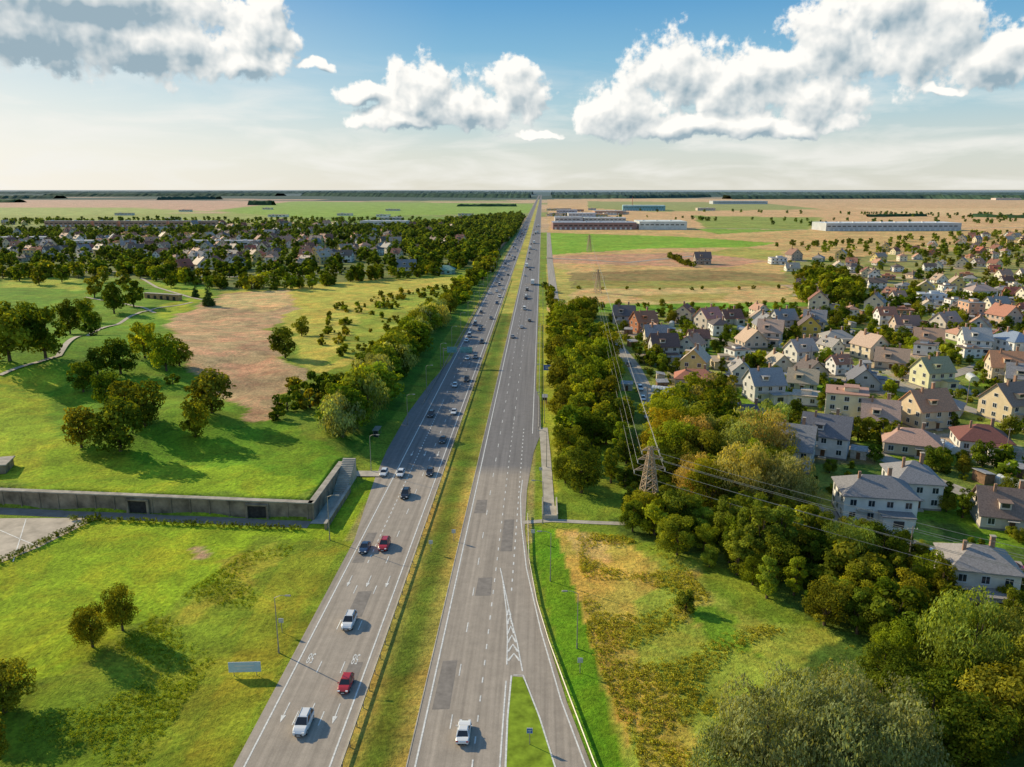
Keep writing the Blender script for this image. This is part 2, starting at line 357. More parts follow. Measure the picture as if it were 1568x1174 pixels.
def dstreet(x,y):
    best=1e9
    for s_ in streetsw:
        for (ax,ay),(bx,by) in zip(s_[:-1],s_[1:]):
            dx,dy=bx-ax,by-ay; t=max(0,min(1,((x-ax)*dx+(y-ay)*dy)/(dx*dx+dy*dy)))
            best=min(best,math.hypot(x-ax-t*dx,y-ay-t*dy))
    return best
def vnoise(x,y): return math.sin(x*.31+1.7*math.sin(y*.23))*math.sin(y*.37+1.3*math.sin(x*.19))
def sample(poly,n,r,avoid=True,tries=40,minx=10,street=0,add=True,clumpy=None):
    wp=[G(*p)[:2] for p in poly]; x0,x1=min(p[0] for p in wp),max(p[0] for p in wp); y0,y1=min(p[1] for p in wp),max(p[1] for p in wp)
    N=n*tries; rx=rng.uniform(x0,x1,N); ry=rng.uniform(y0,y1,N); ok=inpoly(rx,ry,wp)&~((rx>-50)&(rx<minx)); rx=rx[ok]; ry=ry[ok]
    out=[]
    for x,y in zip(rx.tolist(),ry.tolist()):
        if len(out)>=n: break
        if clumpy and vnoise(x*clumpy,y*clumpy)<random.uniform(-.3,.4): continue
        if avoid and not far_enough(x,y,r): continue
        if street and dstreet(x,y)<street: continue
        out.append((x,y))
        if add: hp.append((x,y,r))
    return out
fill_r=sample([(930,488),(1210,480),(1568,425),(1900,420),(1900,780),(1500,730),(1250,640),(1030,580)],140,7.8,street=9)
fill_r+=sample([(1215,462),(1205,405),(1500,362),(1900,345),(1900,440)],190,8.5)
fill_l=sample([(-60,372),(180,364),(480,356),(600,356),(600,388),(520,405),(300,416),(0,412),(-60,405)],260,8,clumpy=.04)
fill_l+=sample([(560,350),(750,345),(720,395),(600,405)],26,10)
fill_l+=sample([(-200,342),(560,344),(560,354),(-200,368)],70,12,clumpy=.02)
yp=[(.30,.34,.06),(.42,.35,.15),(.14,.20,.03),(.18,.34,.02),(.46,.40,.30),(.22,.16,.08),(.34,.40,.06),(.52,.46,.34)]
for (x,y) in fill_r+[(a[0],a[1]) for a in hp[:len(named)]]:
    a=random.uniform(-.5,.5); ca,sa=math.cos(a),math.sin(a); c_=random.choice(yp)
    m=(np.abs((X-x)*ca+(Y-y)*sa)<random.uniform(8,13))&(np.abs(-(X-x)*sa+(Y-y)*ca)<random.uniform(8,16)); col[m,:3]=col[m,:3]*.25+np.array(c_)*.75
gm,gnt,gb=newmat('ground_cover',.95,.1)
ga=gnt.nodes.new('ShaderNodeAttribute'); ga.attribute_name='tint'
gp=geopos(gnt)
n1=noise(gnt,gp,.02,3,.6); n2=noise(gnt,gp,.14,5,.68,.4); n3=noise(gnt,gp,1.3,5,.75)
f=mth(gnt,'MULTIPLY',maprange(gnt,n1,.3,.7,.80,1.2),maprange(gnt,n2,.3,.7,.64,1.36))
f=mth(gnt,'MULTIPLY',f,maprange(gnt,n3,.3,.7,.50,1.5))
sc=gnt.nodes.new('ShaderNodeVectorMath'); sc.operation='SCALE'; gnt.links.new(ga.outputs['Color'],sc.inputs[0]); gnt.links.new(f,sc.inputs['Scale'])
n4=noise(gnt,gp,.06,4,.7,.6)
warm=vmth(gnt,'MULTIPLY',sc.outputs[0],(1.4,1.0,1.1))
gc=mixc(gnt,maprange(gnt,n4,.44,.64,0,.9),sc.outputs[0],warm); gnt.links.new(gc,gb.inputs['Base Color'])
bh=mth(gnt,'ADD',mth(gnt,'MULTIPLY',n3,.6),n2); bump(gnt,gb,bh,1.0,.6)
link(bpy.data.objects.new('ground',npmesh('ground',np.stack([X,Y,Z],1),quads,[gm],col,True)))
# ---------------- roads
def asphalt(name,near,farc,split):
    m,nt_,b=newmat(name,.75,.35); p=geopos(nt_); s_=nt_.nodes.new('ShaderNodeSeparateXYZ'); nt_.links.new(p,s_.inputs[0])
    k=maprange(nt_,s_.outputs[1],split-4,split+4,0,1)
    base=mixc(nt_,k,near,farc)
    ps=vmth(nt_,'MULTIPLY',p,(1.1,.018,1)); a=noise(nt_,ps,1,4,.6); c=noise(nt_,p,.5,5,.7); d=noise(nt_,p,9,2,.6)
    # wheel tracks: 1.8 m period inside each 3.6 m lane
    wt=mth(nt_,'SINE',mth(nt_,'MULTIPLY',s_.outputs[0],2*math.pi/1.8))
    f=mth(nt_,'MULTIPLY',maprange(nt_,a,.3,.7,.78,1.2),maprange(nt_,c,.3,.7,.88,1.12)); f=mth(nt_,'MULTIPLY',f,maprange(nt_,d,.3,.7,.88,1.12)); f=mth(nt_,'MULTIPLY',f,maprange(nt_,wt,-1,1,.965,1.035))
    q=nt_.nodes.new('ShaderNodeVectorMath'); q.operation='SCALE'; nt_.links.new(base,q.inputs[0]); nt_.links.new(f,q.inputs['Scale']); nt_.links.new(q.outputs[0],b.inputs['Base Color'])
    bump(nt_,b,d,.3,.02); return m
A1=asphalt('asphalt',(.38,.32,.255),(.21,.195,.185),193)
A2=asphalt('asphalt_street',(.40,.35,.28),(.40,.35,.28),1000)
CON=surf('concrete',(.48,.43,.35),.85,.3,.4,.25,bmp=.02)
import bmesh
def sheet(name,poly,z,mat):
    vs=[(p[0],p[1],z+(p[2] if len(p)>2 else 0)) for p in poly]
    me=bpy.data.meshes.new(name)
    bm=bmesh.new(); f=bm.faces.new([bm.verts.new(v) for v in vs]); bm.normal_update()
    if f.normal.z<0: f.normal_flip()
    bmesh.ops.triangulate(bm,faces=bm.faces[:]); bm.to_mesh(me); bm.free(); me.materials.append(mat)
    return link(bpy.data.objects.new(name,me))
def fl(pts): return [G(*p)[:2] for p in pts]
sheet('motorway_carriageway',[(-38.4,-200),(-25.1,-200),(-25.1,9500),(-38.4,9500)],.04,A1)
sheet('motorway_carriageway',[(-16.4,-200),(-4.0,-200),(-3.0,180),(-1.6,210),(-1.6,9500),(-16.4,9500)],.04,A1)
slipL=[(905,1300),(852,1174),(828,1100),(806,1042),(784,1037),(774,920),(782,850),(790,780)]
slipR=[(800,735),(803,755),(802,800),(811,870),(834,965),(868,1075),(906,1174),(960,1300)]
sheet('slip_road',fl(slipL)+fl(slipR),.048,A1)
sheet('bus_bay',fl([(796,745),(800,735),(814,700),(829,662),(826,610),(815,580),(812,620),(800,700)]),.052,A1)
sheet('bus_bay',fl([(700,540),(660,585),(625,632),(592,690),(575,730),(556,785),(540,835),(560,815),(600,720),(650,630)]),.052,A1)
NB=surf('new_grass',(.22,.31,.025),.95,.1,.5,.4,bmp=.1)
sheet('grass_island',fl([(785,1036),(800,1037),(826,1100),(850,1174),(900,1300),(772,1300),(774,1174),(776,1100)]),.058,NB)
def ribbon(mb,pts,w_,z,mi=0):
    L=[];R=[]
    for i,p in enumerate(pts):
        a=pts[max(0,i-1)]; b=pts[min(len(pts)-1,i+1)]; dx,dy=b[0]-a[0],b[1]-a[1]; l=math.hypot(dx,dy) or 1
        nx_,ny_=-dy/l*w_/2,dx/l*w_/2; zz=z+(p[2] if len(p)>2 else 0)
        L.append((p[0]+nx_,p[1]+ny_,zz)); R.append((p[0]-nx_,p[1]-ny_,zz))
    n=len(pts); mb.add(R+L,[(i,i+1,n+i+1,n+i) for i in range(n-1)],mi)
for i,s_ in enumerate(streetsw):
    mb=MB(); ribbon(mb,s_,5.5,.05+.006*i); mb.obj('village_street',[A2])
for s_,wd in (([(838,395),(900,398),(960,402),(1060,392)],7),([(855,352),(1000,348),(1260,352),(1568,348),(1900,345)],9),([(0,420),(200,415),(330,425),(560,415)],6),([(840,356),(842,400),(850,470)],6)):
    mb=MB(); ribbon(mb,[G(*p)[:2]+(G(*p)[2],) for p in s_],wd,.12); mb.obj('country_road',[A2])
mb=MB(); ribbon(mb,fl([(832,655),(836,700),(841,785)]),2.6,.09); mb.obj('footpath',[CON])
mb=MB(); ribbon(mb,fl([(800,800),(845,797),(905,800),(960,802)]),1.7,.07); mb.obj('footpath',[CON])
PATH=surf('gravel_path',(.52,.44,.34),.9,.2,.6,.2)
def terr_path(pts,w_,name,mat):
    mb=MB(); w2=[G(*p) for p in pts]; out=[]
    for a,b in zip(w2[:-1],w2[1:]):
        n=max(1,int(math.hypot(a[0]-b[0],a[1]-b[1])/3))
        for i in range(n):
            x=a[0]+(b[0]-a[0])*i/n; y=a[1]+(b[1]-a[1])*i/n; out.append((x,y,float(terr(x,y))))
    ribbon(mb,out,w_,.22); mb.obj(name,[mat])
terr_path([(0,575),(90,545),(150,505),(215,478),(300,462)],2.2,'gravel_path',PATH)
terr_path([(215,425),(240,440),(290,455),(330,462)],2.2,'gravel_path',PATH)
terr_path([(130,455),(215,470),(240,480)],2,'gravel_path',PATH)
WM=surf('road_paint',(.74,.73,.68),.6,.3,2,.25)
mk=MB()
def ln(x,y0,y1,wd,z=.062): mk.add([(x-wd/2,y0,z),(x+wd/2,y0,z),(x+wd/2,y1,z),(x-wd/2,y1,z)],[(0,1,2,3)])
def dash(x,y0,y1,l,g,wd=.17):
    y=y0
    while y<y1: ln(x,y,y+l,wd); y+=l+g
for x in (-37.0,-26.2,-15.4): ln(x,-150,6000,.24)
ln(-4.7,-150,103,.22); ln(-2.2,225,6000,.22)
dash(-33.4,-100,140,3,9); dash(-33.4,140,260,1.2,1.2,.22); dash(-33.4,260,900,3,9)
dash(-29.8,-100,900,3,9); dash(-11.8,-100,900,3,9); dash(-8.2,-100,240,1.4,3.0,.2); dash(-8.2,240,900,3,9)
dash(-4.9,130,230,1.2,2.2,.25)
sl1=fl([(776,1300),(774,1174),(777,1100),(783,1034)])
ribbon(mk,sl1,.25,.066)
ribbon(mk,fl([(890,1290),(850,1174),(826,1098),(801,1034),(786,1034)]),.22,.067)
ribbon(mk,fl([(800,1028),(792,985),(783,950),(775,912),(766,870)]),.2,.067); ribbon(mk,fl([(776,1018),(777,980),(776,940),(770,890)]),.2,.068)
ribbon(mk,fl([(945,1290),(897,1174),(859,1072),(828,965),(806,870),(798,800),(797,760),(800,735)]),.22,.067)
for k in range(6):
    y=1006-k*14; cx=787-k*1.6; hw=max(2.5,9-k*1.3)
    ribbon(mk,fl([(cx-hw,y+6),(cx,y-5),(cx+hw,y+6)]),.4,.070)
def arrow(x,y):
    mk.add([(x-.08,y,.064),(x+.08,y,.064),(x+.08,y+2.8,.064),(x-.08,y+2.8,.064)],[(0,1,2,3)])
    mk.add([(x,y-1.6,.064),(x+.35,y,.064),(x-.35,y,.064)],[(0,1,2)])
for y in (94,132,205):
    for x in (-35.2,-31.6,-28.0): arrow(x,y)
mk.obj('road_markings',[WM])
tcv=bpy.data.curves.new('marking_text','FONT'); tcv.body='58'; tcv.size=1.3; tcv.align_x='CENTER'
to=link(bpy.data.objects.new('tmp',tcv)); dg=bpy.context.evaluated_depsgraph_get(); tme=bpy.data.meshes.new_from_object(to.evaluated_get(dg)); bpy.data.objects.remove(to)
tme.materials.clear(); tme.materials.append(WM)
for x in (-35.3,-28.3): inst('road_number_marking',tme,(x,109,.064),math.pi,(.85,3.0,1))
# darker repair patches in the old asphalt
PT=surf('asphalt_patch',(.25,.22,.19),.8,.3,.8,.2)
for x,y,w_,l_ in ((-31.5,120,2.6,9),(-35.4,140,2.2,14),(-10,128,2.8,7),(-13.6,96,2.4,12),(-28,101,2.2,6),(-6.6,146,2.4,16),(-13.4,165,2.6,8)):
    sheet('asphalt_repair_patch',[(x-w_/2,y),(x+w_/2,y+.2),(x+w_/2-.1,y+l_),(x-w_/2+.1,y+l_-.3)],.0555,PT)
mb=MB()
for x in (-25.0,-16.5): mb.box((x,900,.04),(.16,2000,.10))
mb.obj('kerb',[CON])
# ---------------- guardrail
STL=surf('galvanised_steel',(.36,.34,.30),.5,.5,1,.15); STL.node_tree.nodes['Principled BSDF'].inputs['Metallic'].default_value=.4
def guard(pts,name='guardrail',step=4):
    mb=MB()
    for a,b in zip(pts[:-1],pts[1:]):
        L=math.hypot(b[0]-a[0],b[1]-a[1]); ux,uy=(b[0]-a[0])/L,(b[1]-a[1])/L; nx_,ny_=-uy,ux
        prof=[(0,.46),(.07,.52),(.07,.58),(0,.62),(.07,.66),(.07,.72),(0,.78),(-.05,.78),(-.05,.46)]
        n=len(prof); vs=[(a[0]+nx_*o,a[1]+ny_*o,z) for o,z in prof]+[(b[0]+nx_*o,b[1]+ny_*o,z) for o,z in prof]
        mb.add(vs,[(i,(i+1)%n,n+(i+1)%n,n+i) for i in range(n)])
        k=0
        while k<L: mb.box((a[0]+ux*k-nx_*.12,a[1]+uy*k-ny_*.12,.35),(.12,.12,.7)); k+=step
    return mb.obj(name,[STL])
guard([(-24.6,40),(-24.6,640)])
guard(fl([(935,1230),(910,1174),(868,1062),(840,985),(822,925),(810,860),(808,790)]))
guard([(-.4,230),(-.4,420)]); guard([(-39.6,255),(-39.6,700)])
# ---------------- retaining walls / fort
WAL=surf('weathered_concrete',(.28,.22,.15),.9,.2,.35,.5,bmp=.03); CAP=surf('concrete_cap',(.42,.37,.30),.9,.2,.6,.3)
DKM=surf('dark_opening',(.05,.045,.04),.9,.2)
mb=MB()
xa,xb=-150,-50.0; rz=math.atan2(ywall(xb)-ywall(xa),xb-xa); L=math.hypot(xb-xa,ywall(xb)-ywall(xa)); cx=(xa+xb)/2
mb.box((cx,ywall(cx)+.4,1.9),(L,1.2,3.9),0,rz); mb.box((cx,ywall(cx)+.4,3.98),(L+.3,1.5,.25),1,rz)
k=xa
while k<xb: mb.box((k,ywall(k)-.28,1.85),(.35,.16,3.7),0,rz); k+=4.5
for px in (212,398):
    gx=G(px,786)[0]; mb.box((gx,ywall(gx)-.32,1.5),(4.2,.22,3.0),2,rz); mb.box((gx,ywall(gx)-.5,3.2),(5.2,.7,.35),0,rz)
    for q in (-2.4,2.4): mb.box((gx+q,ywall(gx+q)-.5,1.6),(.5,.7,3.1),0,rz)
mb.box((-50.1,173.5,1.9),(1.1,27,3.9),0); mb.box((-50.1,173.5,3.98),(1.4,27.4,.25),1)
mb.box((-45.7,166,.7),(.5,22,1.5),0); mb.box((-45.7,166,1.5),(.7,22.3,.15),1)
mb.obj('retaining_wall',[WAL,CAP,DKM])
mb=MB()
for i in range(20): mb.box((-47.9,176+i*.55,.1+i*.13),(3.2,.56,.2+i*.26),0)
mb.obj('concrete_stairs',[CON])
sheet('footpath',[(-50,158),(-46,158),(-46,176),(-49.4,176)],.06,CON)
sheet('footpath',[(-49,187),(-39,187),(-39,191),(-49,191)],.24,CON)
sheet('paved_path',[(-150,ywall(-150)-.8),(-50,ywall(-50)-.8),(-50,ywall(-50)-4.5),(-150,ywall(-150)-4.5)],.05,surf('dark_paving',(.28,.24,.2),.9,.2,.5,.2))
sheet('paved_court',fl([(-260,795),(150,793),(60,838),(0,862),(-260,915)]),.06,surf('court_paving',(.52,.44,.34),.85,.2,.3,.25))
mb=MB()
for a,b in (((0,812),(60,838)),((40,795),(20,860)),((-60,800),(-20,860))): ribbon(mb,fl([a,b]),.2,.075)
mb.obj('court_markings',[WM])
BRK=surf('old_brick',(.45,.27,.14),.9,.2,.8,.35,bmp=.03)
mb=MB(); g=G(250,458)
mb.box((g[0],g[1],g[2]+1.5),(30,3,4),0,-.35); mb.box((g[0],g[1],g[2]+3.62),(31,3.6,.3),1,-.35)
for i in range(5):
    q=-11+i*5.5; mb.box((g[0]+q*math.cos(-.35)+1.6*math.sin(-.35),g[1]+q*math.sin(-.35)-1.6*math.cos(-.35),g[2]+1.2),(2,.3,2.4),2,-.35)
mb.obj('fort_brick_wall',[BRK,CAP,DKM])
g=G(5,722); mb=MB(); mb.box((g[0]-4,g[1],g[2]+1),(10,6,2.4),0,.3); mb.box((g[0]-4,g[1],g[2]+2.3),(10.8,6.8,.3),1,.3); mb.box((g[0]-2.9,g[1]-2.85,g[2]+.9),(1.6,.3,1.9),2,.3); mb.obj('concrete_bunker',[WAL,CAP,DKM])
mb=MB(); a=G(742,410); b=G(792,352)
d=(b[0]-a[0],b[1]-a[1]); L=math.hypot(*d); n=int(L/6)
for i in range(n):
    x=a[0]+d[0]*(i+.5)/n; y=a[1]+d[1]*(i+.5)/n; mb.box((x,y,1.9),(.25,L/n-.3,3.8),0,math.atan2(d[1],d[0])-math.pi/2); mb.box((x-d[0]/n/2,y-d[1]/n/2,2),(.4,.3,4.1),1)
mb.obj('noise_barrier',[surf('barrier_panel',(.32,.19,.12),.8,.3,.3,.3),CAP])
# ---------------- tree templates
bark=surf('bark',(.14,.10,.065),.95,.1,2,.4)
def leafmat(name,dark,light,trc=.42):
    m=bpy.data.materials.new(name); m.use_nodes=True; nt_=m.node_tree; nt_.nodes.clear()
    out=nt_.nodes.new('ShaderNodeOutputMaterial'); df=nt_.nodes.new('ShaderNodeBsdfDiffuse'); tr=nt_.nodes.new('ShaderNodeBsdfTranslucent'); mx=nt_.nodes.new('ShaderNodeMixShader')
    at=nt_.nodes.new('ShaderNodeAttribute'); at.attribute_name='tint'; sp_=nt_.nodes.new('ShaderNodeSeparateColor'); nt_.links.new(at.outputs['Color'],sp_.inputs[0])
    oi=nt_.nodes.new('ShaderNodeObjectInfo')
    fac=mth(nt_,'ADD',mth(nt_,'MULTIPLY',sp_.outputs[1],.5),mth(nt_,'MULTIPLY',oi.outputs['Random'],.5),clamp=True)
    c=mixc(nt_,fac,dark,light); q=nt_.nodes.new('ShaderNodeVectorMath'); q.operation='SCALE'; nt_.links.new(c,q.inputs[0]); nt_.links.new(sp_.outputs[0],q.inputs['Scale'])
    c2=vmth(nt_,'MULTIPLY',q.outputs[0],oi.outputs['Color'])
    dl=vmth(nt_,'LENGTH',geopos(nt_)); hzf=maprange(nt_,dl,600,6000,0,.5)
    c2=mixc(nt_,hzf,c2,(.22,.29,.29))  # distance haze mixed into the leaf colour itself
    nt_.links.new(c2,df.inputs[0]); c3=vmth(nt_,'MULTIPLY',c2,(1.6,1.4,.4)); nt_.links.new(c3,tr.inputs[0]); mx.inputs[0].default_value=trc
    nt_.links.new(df.outputs[0],mx.inputs[1]); nt_.links.new(tr.outputs[0],mx.inputs[2]); nt_.links.new(mx.outputs[0],out.inputs[0]); return m
LG=leafmat('leaves_green',(.085,.145,.014),(.31,.34,.03))
LW=leafmat('leaves_willow',(.24,.28,.10),(.37,.40,.14),.46)
LC=leafmat('needles',(.05,.10,.03),(.08,.14,.035),.2)
GT=leafmat('grass_blades',(.24,.34,.02),(.46,.47,.05),.3)
def tree_arrays(Ht,R,nl,nleaf,ls,kind='round',seed=0,trunk=True):
    r=np.random.default_rng(seed); mb=MB()
    base=(.10 if kind!='willow' else .04)*Ht if kind!='bush' else .02*Ht
    cz=(Ht+base)/2; hz2=(Ht-base)/2
    lob=[]
    if kind=='conifer':
        for i in range(nl):
            t=i/(nl-1); z=base*.6+(Ht-base*.6)*t; rr=R*(1-t)**.85+.25
            for k in range(max(1,int(5*(1-t))+1)):
                a=r.uniform(0,6.28); lob.append((math.cos(a)*rr*.5,math.sin(a)*rr*.5,z,rr*.6,Ht/nl*.9,1))
    else:
        lean=r.uniform(-.12,.12,2)*R
        for i in range(nl):
            a=i*2.4+r.uniform(-.6,.6); u=((i+.5)/nl)
            z=cz+hz2*(2*u-1)*.80+r.uniform(-.06,.06)*Ht
            prof=math.sqrt(max(.08,1-((z-cz)/hz2)**2)) if kind!='poplar' else math.sqrt(max(.05,1-((z-cz)/hz2)**2))*.9
            rad=R*prof*r.uniform(.35,.80)
            s_=R*r.uniform(.22,.44)
            lob.append((math.cos(a)*rad+lean[0]*u,math.sin(a)*rad+lean[1]*u,z,s_,s_*(r.uniform(.7,.95) if kind!='willow' else r.uniform(1.0,1.4)),r.uniform(.68,1.3)))
    if trunk:
        tr=.022*Ht+.06; mb.bar((0,0,-.3),(0,0,base+.15*Ht),tr*1.3,tr*.8,n=7); mb.bar((0,0,base+.15*Ht),(.02*Ht,0,Ht*.82),tr*.8,tr*.15,n=5)
        if kind!='conifer':
            for l in lob[::max(1,len(lob)//8)]: mb.bar((0,0,base+.1*(l[2]-base)),(l[0]*.8,l[1]*.8,l[2]),tr*.45,tr*.1,n=4)
    tv=np.array(mb.v) if mb.v else np.zeros((0,3)); tq=[f for f in mb.f if len(f)==4]
    tq=np.array(tq) if tq else np.zeros((0,4),int)
    lo=np.array(lob); wgt=lo[:,3]**2; idx=r.choice(len(lo),nleaf,p=wgt/wgt.sum()); l=lo[idx]
    d=r.normal(size=(nleaf,3)); d/=np.linalg.norm(d,axis=1)[:,None]; d[:,2]=np.where(r.random(nleaf)<.25,np.abs(d[:,2]),d[:,2])
    clump=.86+.18*np.sin(d[:,0]*7+idx)*np.sin(d[:,1]*7+idx*2)*np.sin(d[:,2]*7)*2
    rad=(clump-.22*r.random(nleaf)**2)[:,None]
    P_=l[:,:3]+d*rad*np.stack([l[:,3],l[:,3],l[:,4]],1)
    out=P_-np.array([0,0,cz*.8]); out/=np.linalg.norm(out,axis=1)[:,None]+1e-6
    nrm=d*.7+out*.5+r.normal(size=(nleaf,3))*.45; nrm/=np.linalg.norm(nrm,axis=1)[:,None]
    t=np.cross(nrm,r.normal(size=(nleaf,3))); t/=np.linalg.norm(t,axis=1)[:,None]; b=np.cross(nrm,t)
    if kind=='willow': t=t*.7+np.array([0,0,-.8]); b=b*.8
    s_=(ls*r.uniform(.55,1.15,nleaf))[:,None]
    V=np.stack([P_-t*s_*.6,P_+b*s_*.38,P_+t*s_*.6,P_-b*s_*.38],1).reshape(-1,3)
    V[:,2]=np.maximum(V[:,2],.03)
    Q=np.arange(nleaf*4).reshape(-1,4)
    sh=l[:,5]*r.uniform(.65,1.35,nleaf); ti=np.clip((l[:,5]-.7)*1.2+r.uniform(-.25,.25,nleaf),0,1)
    C=np.stack([sh,ti,ti*0,ti*0+1],1).repeat(4,0)
    nt0=len(tv); Vall=np.concatenate([tv,V]); Qall=np.concatenate([tq,Q+nt0]).astype(int)
    Call=np.concatenate([np.ones((nt0,4)),C]); mi=np.concatenate([np.zeros(len(tq),int),np.ones(len(Q),int)])
    return Vall,Qall,Call,mi
T={}
def mk_t(key,mat,n,*a,**k):
    T[key]=[]
    for i in range(n):
        V,Q,C,mi=tree_arrays(*a,seed=sum(map(ord,key))+i*17,**k)
        T[key].append(npmesh(key,V,Q,[bark,mat],C,False,mi))
mk_t('tree_h',LG,5,10,4.9,26,9000,.36); mk_t('tree_m',LG,5,10,5.0,22,2400,.72); mk_t('tree_l',LG,3,10,4.8,13,520,1.45)
mk_t('willow_h',LW,3,10,5.6,34,15000,.34,kind='willow'); mk_t('willow_m',LW,3,10,5.2,20,3000,.64,kind='willow')
mk_t('tall_h',LG,3,10,2.8,22,6500,.32,kind='poplar'); mk_t('tall_m',LG,3,10,2.9,18,1900,.62,kind='poplar')
mk_t('bush_h',LG,3,3,2.0,12,2600,.28,kind='bush'); mk_t('bush_m',LG,3,3,2.1,9,480,.6,kind='bush')
mk_t('con_m',LC,2,10,2.3,14,2200,.55,kind='conifer')
names={'tree':'broadleaf_tree','willow':'willow_tree','tall':'slender_tree','bush':'bush','con':'conifer_tree'}
def plant(kind,x,y,hgt,col=(1,1,1),wide=1.0,z=None):
    dd=math.hypot(x,y); lod='h' if dd<215 else ('m' if dd<520 or kind!='tree' else 'l')
    if kind=='con': lod='m'
    arr=T[kind+'_'+lod]; me=random.choice(arr); z=float(terr(x,y)) if z is None else z
    s_=hgt/(3 if kind=='bush' else 10); wv_=wide*random.uniform(.85,1.18)
    j=random.uniform(.8,1.2); c=(col[0]*j*random.uniform(.9,1.12),col[1]*random.uniform(.94,1.06)*j,col[2]*j)
    o=inst(names[kind],me,(x,y,z-.05),random.uniform(0,6.28),(s_*wv_,s_*wv_*random.uniform(.9,1.1),s_),c)
def pp(kind,px,py,hgt,**k): g=G(px,py); plant(kind,g[0],g[1],hgt,**k)
GOLD=(1.4,1.08,.9); OLIVE=(1.0,.90,1.0); PALE=(1.25,1.25,1.6); BR=(1.35,1.28,1.0); DKG=(.72,.78,.8)
for a in [('tree',188,965,8,GOLD),('tree',142,990,7,GOLD),('tree',8,1090,8,OLIVE),('tree',-30,1180,9,OLIVE),('tree',-70,1060,10,OLIVE),
 ('tree',125,685,11,OLIVE),('tree',185,690,13,OLIVE),('tree',222,652,12,OLIVE),('tree',165,622,11,DKG),('tree',195,640,11,OLIVE),('tree',128,600,10,DKG),('tree',300,668,10,GOLD),('tree',325,632,12,OLIVE),
 ('tree',255,568,14,BR),('tree',222,548,14,BR),('tree',275,560,10,OLIVE),('tree',185,572,12,DKG),('tree',150,575,10,DKG),('tree',70,548,19,DKG),('tree',15,552,20,DKG),('tree',-30,520,20,DKG),('tree',108,512,15,DKG),('bush',265,588,3.5,DKG),('tree',140,515,12,DKG),('tree',40,520,16,DKG),
 ('tree',437,548,13,OLIVE),('tree',462,515,9,OLIVE),('tree',175,480,18,DKG),('tree',205,470,16,DKG),('tree',130,492,13,OLIVE),('tree',145,455,14,OLIVE),('tree',95,432,14,DKG),('tree',60,436,13,DKG),('tree',120,425,14,DKG),('tree',30,430,14,DKG),
 ('con',320,468,15,(1,1,1)),('con',300,455,10,(1,1,1)),('tree',262,440,12,DKG),('tree',240,430,12,DKG),('tree',0,420,14,DKG),('tree',190,440,13,OLIVE),('tree',160,432,13,OLIVE),
 ('bush',440,628,6,DKG),('bush',462,612,6,DKG),('bush',490,598,7,DKG),('bush',475,625,6,OLIVE),('bush',505,610,7,DKG),('bush',425,642,4,DKG),('bush',450,600,5,OLIVE),
 ('willow',1165,1215,13,(.9,.95,1.2)),('willow',1285,1225,14,(.85,.9,1.2)),('willow',1225,1165,12,(1.0,1.05,1.3)),('willow',1120,1225,9,(.85,.9,.9)),('willow',1350,1190,12,(.9,.95,1.1)),('willow',1290,1140,10,(.9,1.0,1.1)),
 ('willow',1480,1060,14,(1.1,1.1,.6)),('willow',1545,1060,12,(1.1,1.1,.6)),('willow',1300,880,10,(.85,1.0,.6)),('tree',1420,1160,11,OLIVE),('tree',1475,1190,11,DKG),('tree',1540,1150,12,OLIVE),('tree',1390,1100,9,OLIVE),('tree',1590,1110,12,OLIVE),('tree',1350,1060,8,DKG),
 ('tall',1165,870,13,PALE),('tall',1190,860,12,PALE),('tall',1145,850,12,PALE),('tall',1115,835,11,PALE),('tree',1225,865,8,OLIVE),('bush',1050,935,3.5,PALE),('tree',1355,985,7,OLIVE),
 ('tree',1385,950,9,GOLD),('tall',1440,930,9,GOLD)]:
    pp(a[0],a[1],a[2],a[3],col=a[4])
def along(pts,step,jit,hr,kinds,cols,wide=1):
    w2=[G(*p) for p in pts]
    for a,b in zip(w2[:-1],w2[1:]):
        L=math.hypot(b[0]-a[0],b[1]-a[1]); n=max(1,int(L/step))
        for i in range(n):
            t=(i+random.random())/n; x=a[0]+(b[0]-a[0])*t+random.uniform(-jit,jit); y=a[1]+(b[1]-a[1])*t+random.uniform(-jit,jit)
            if -43<x<2: continue
            plant(random.choice(kinds),x,y,random.uniform(*hr),col=random.choice(cols),wide=wide)
along([(515,672),(540,648),(570,608),(603,570),(636,525),(668,490)],3.4,3.2,(8,13.5),['tree','willow','tree'],[BR,(1,1.05,1.2),(1.3,1.3,1.2)],1.1)
along([(495,645),(535,600),(570,570),(606,530),(656,480)],7,3,(6,9),['tree','bush'],[OLIVE,DKG])
along([(670,490),(700,455),(735,425),(765,395)],7,5,(7,11),['tree','tree','bush'],[BR,OLIVE])
along([(-60,428),(60,425),(200,418),(330,440),(420,442),(480,440),(560,428),(640,424),(700,412),(745,405)],5,8,(5,13),['tree','tree','tree','bush'],[DKG,(.7,.75,.7),OLIVE,BR])
along([(600,420),(700,405),(750,385),(790,350),(808,332)],8,8,(9,14),['tree'],[DKG,(.7,.75,.7)])
for x,y in sample([(500,470),(650,436),(705,445),(620,500),(545,565),(490,530)],130,1.0,add=False,clumpy=.3): plant('bush',x,y,random.uniform(.8,4.2),col=random.choice([OLIVE,BR,GOLD]))
def scatter(poly,n,r,hr,kinds,cols,**k):
    for x,y in sample(poly,n,r,**k): plant(random.choice(kinds),x,y,random.uniform(*hr),col=random.choice(cols))
scatter([(850,490),(905,478),(935,540),(955,640),(955,745),(885,765),(868,700),(848,560)],90,2.2,(8,13),['tree','tree','tall','tall'],[BR,(1.1,1.1,1),OLIVE,BR],minx=4)
scatter([(850,520),(870,520),(885,760),(862,760)],30,1.5,(3,7),['tree','bush'],[BR,OLIVE],minx=2)
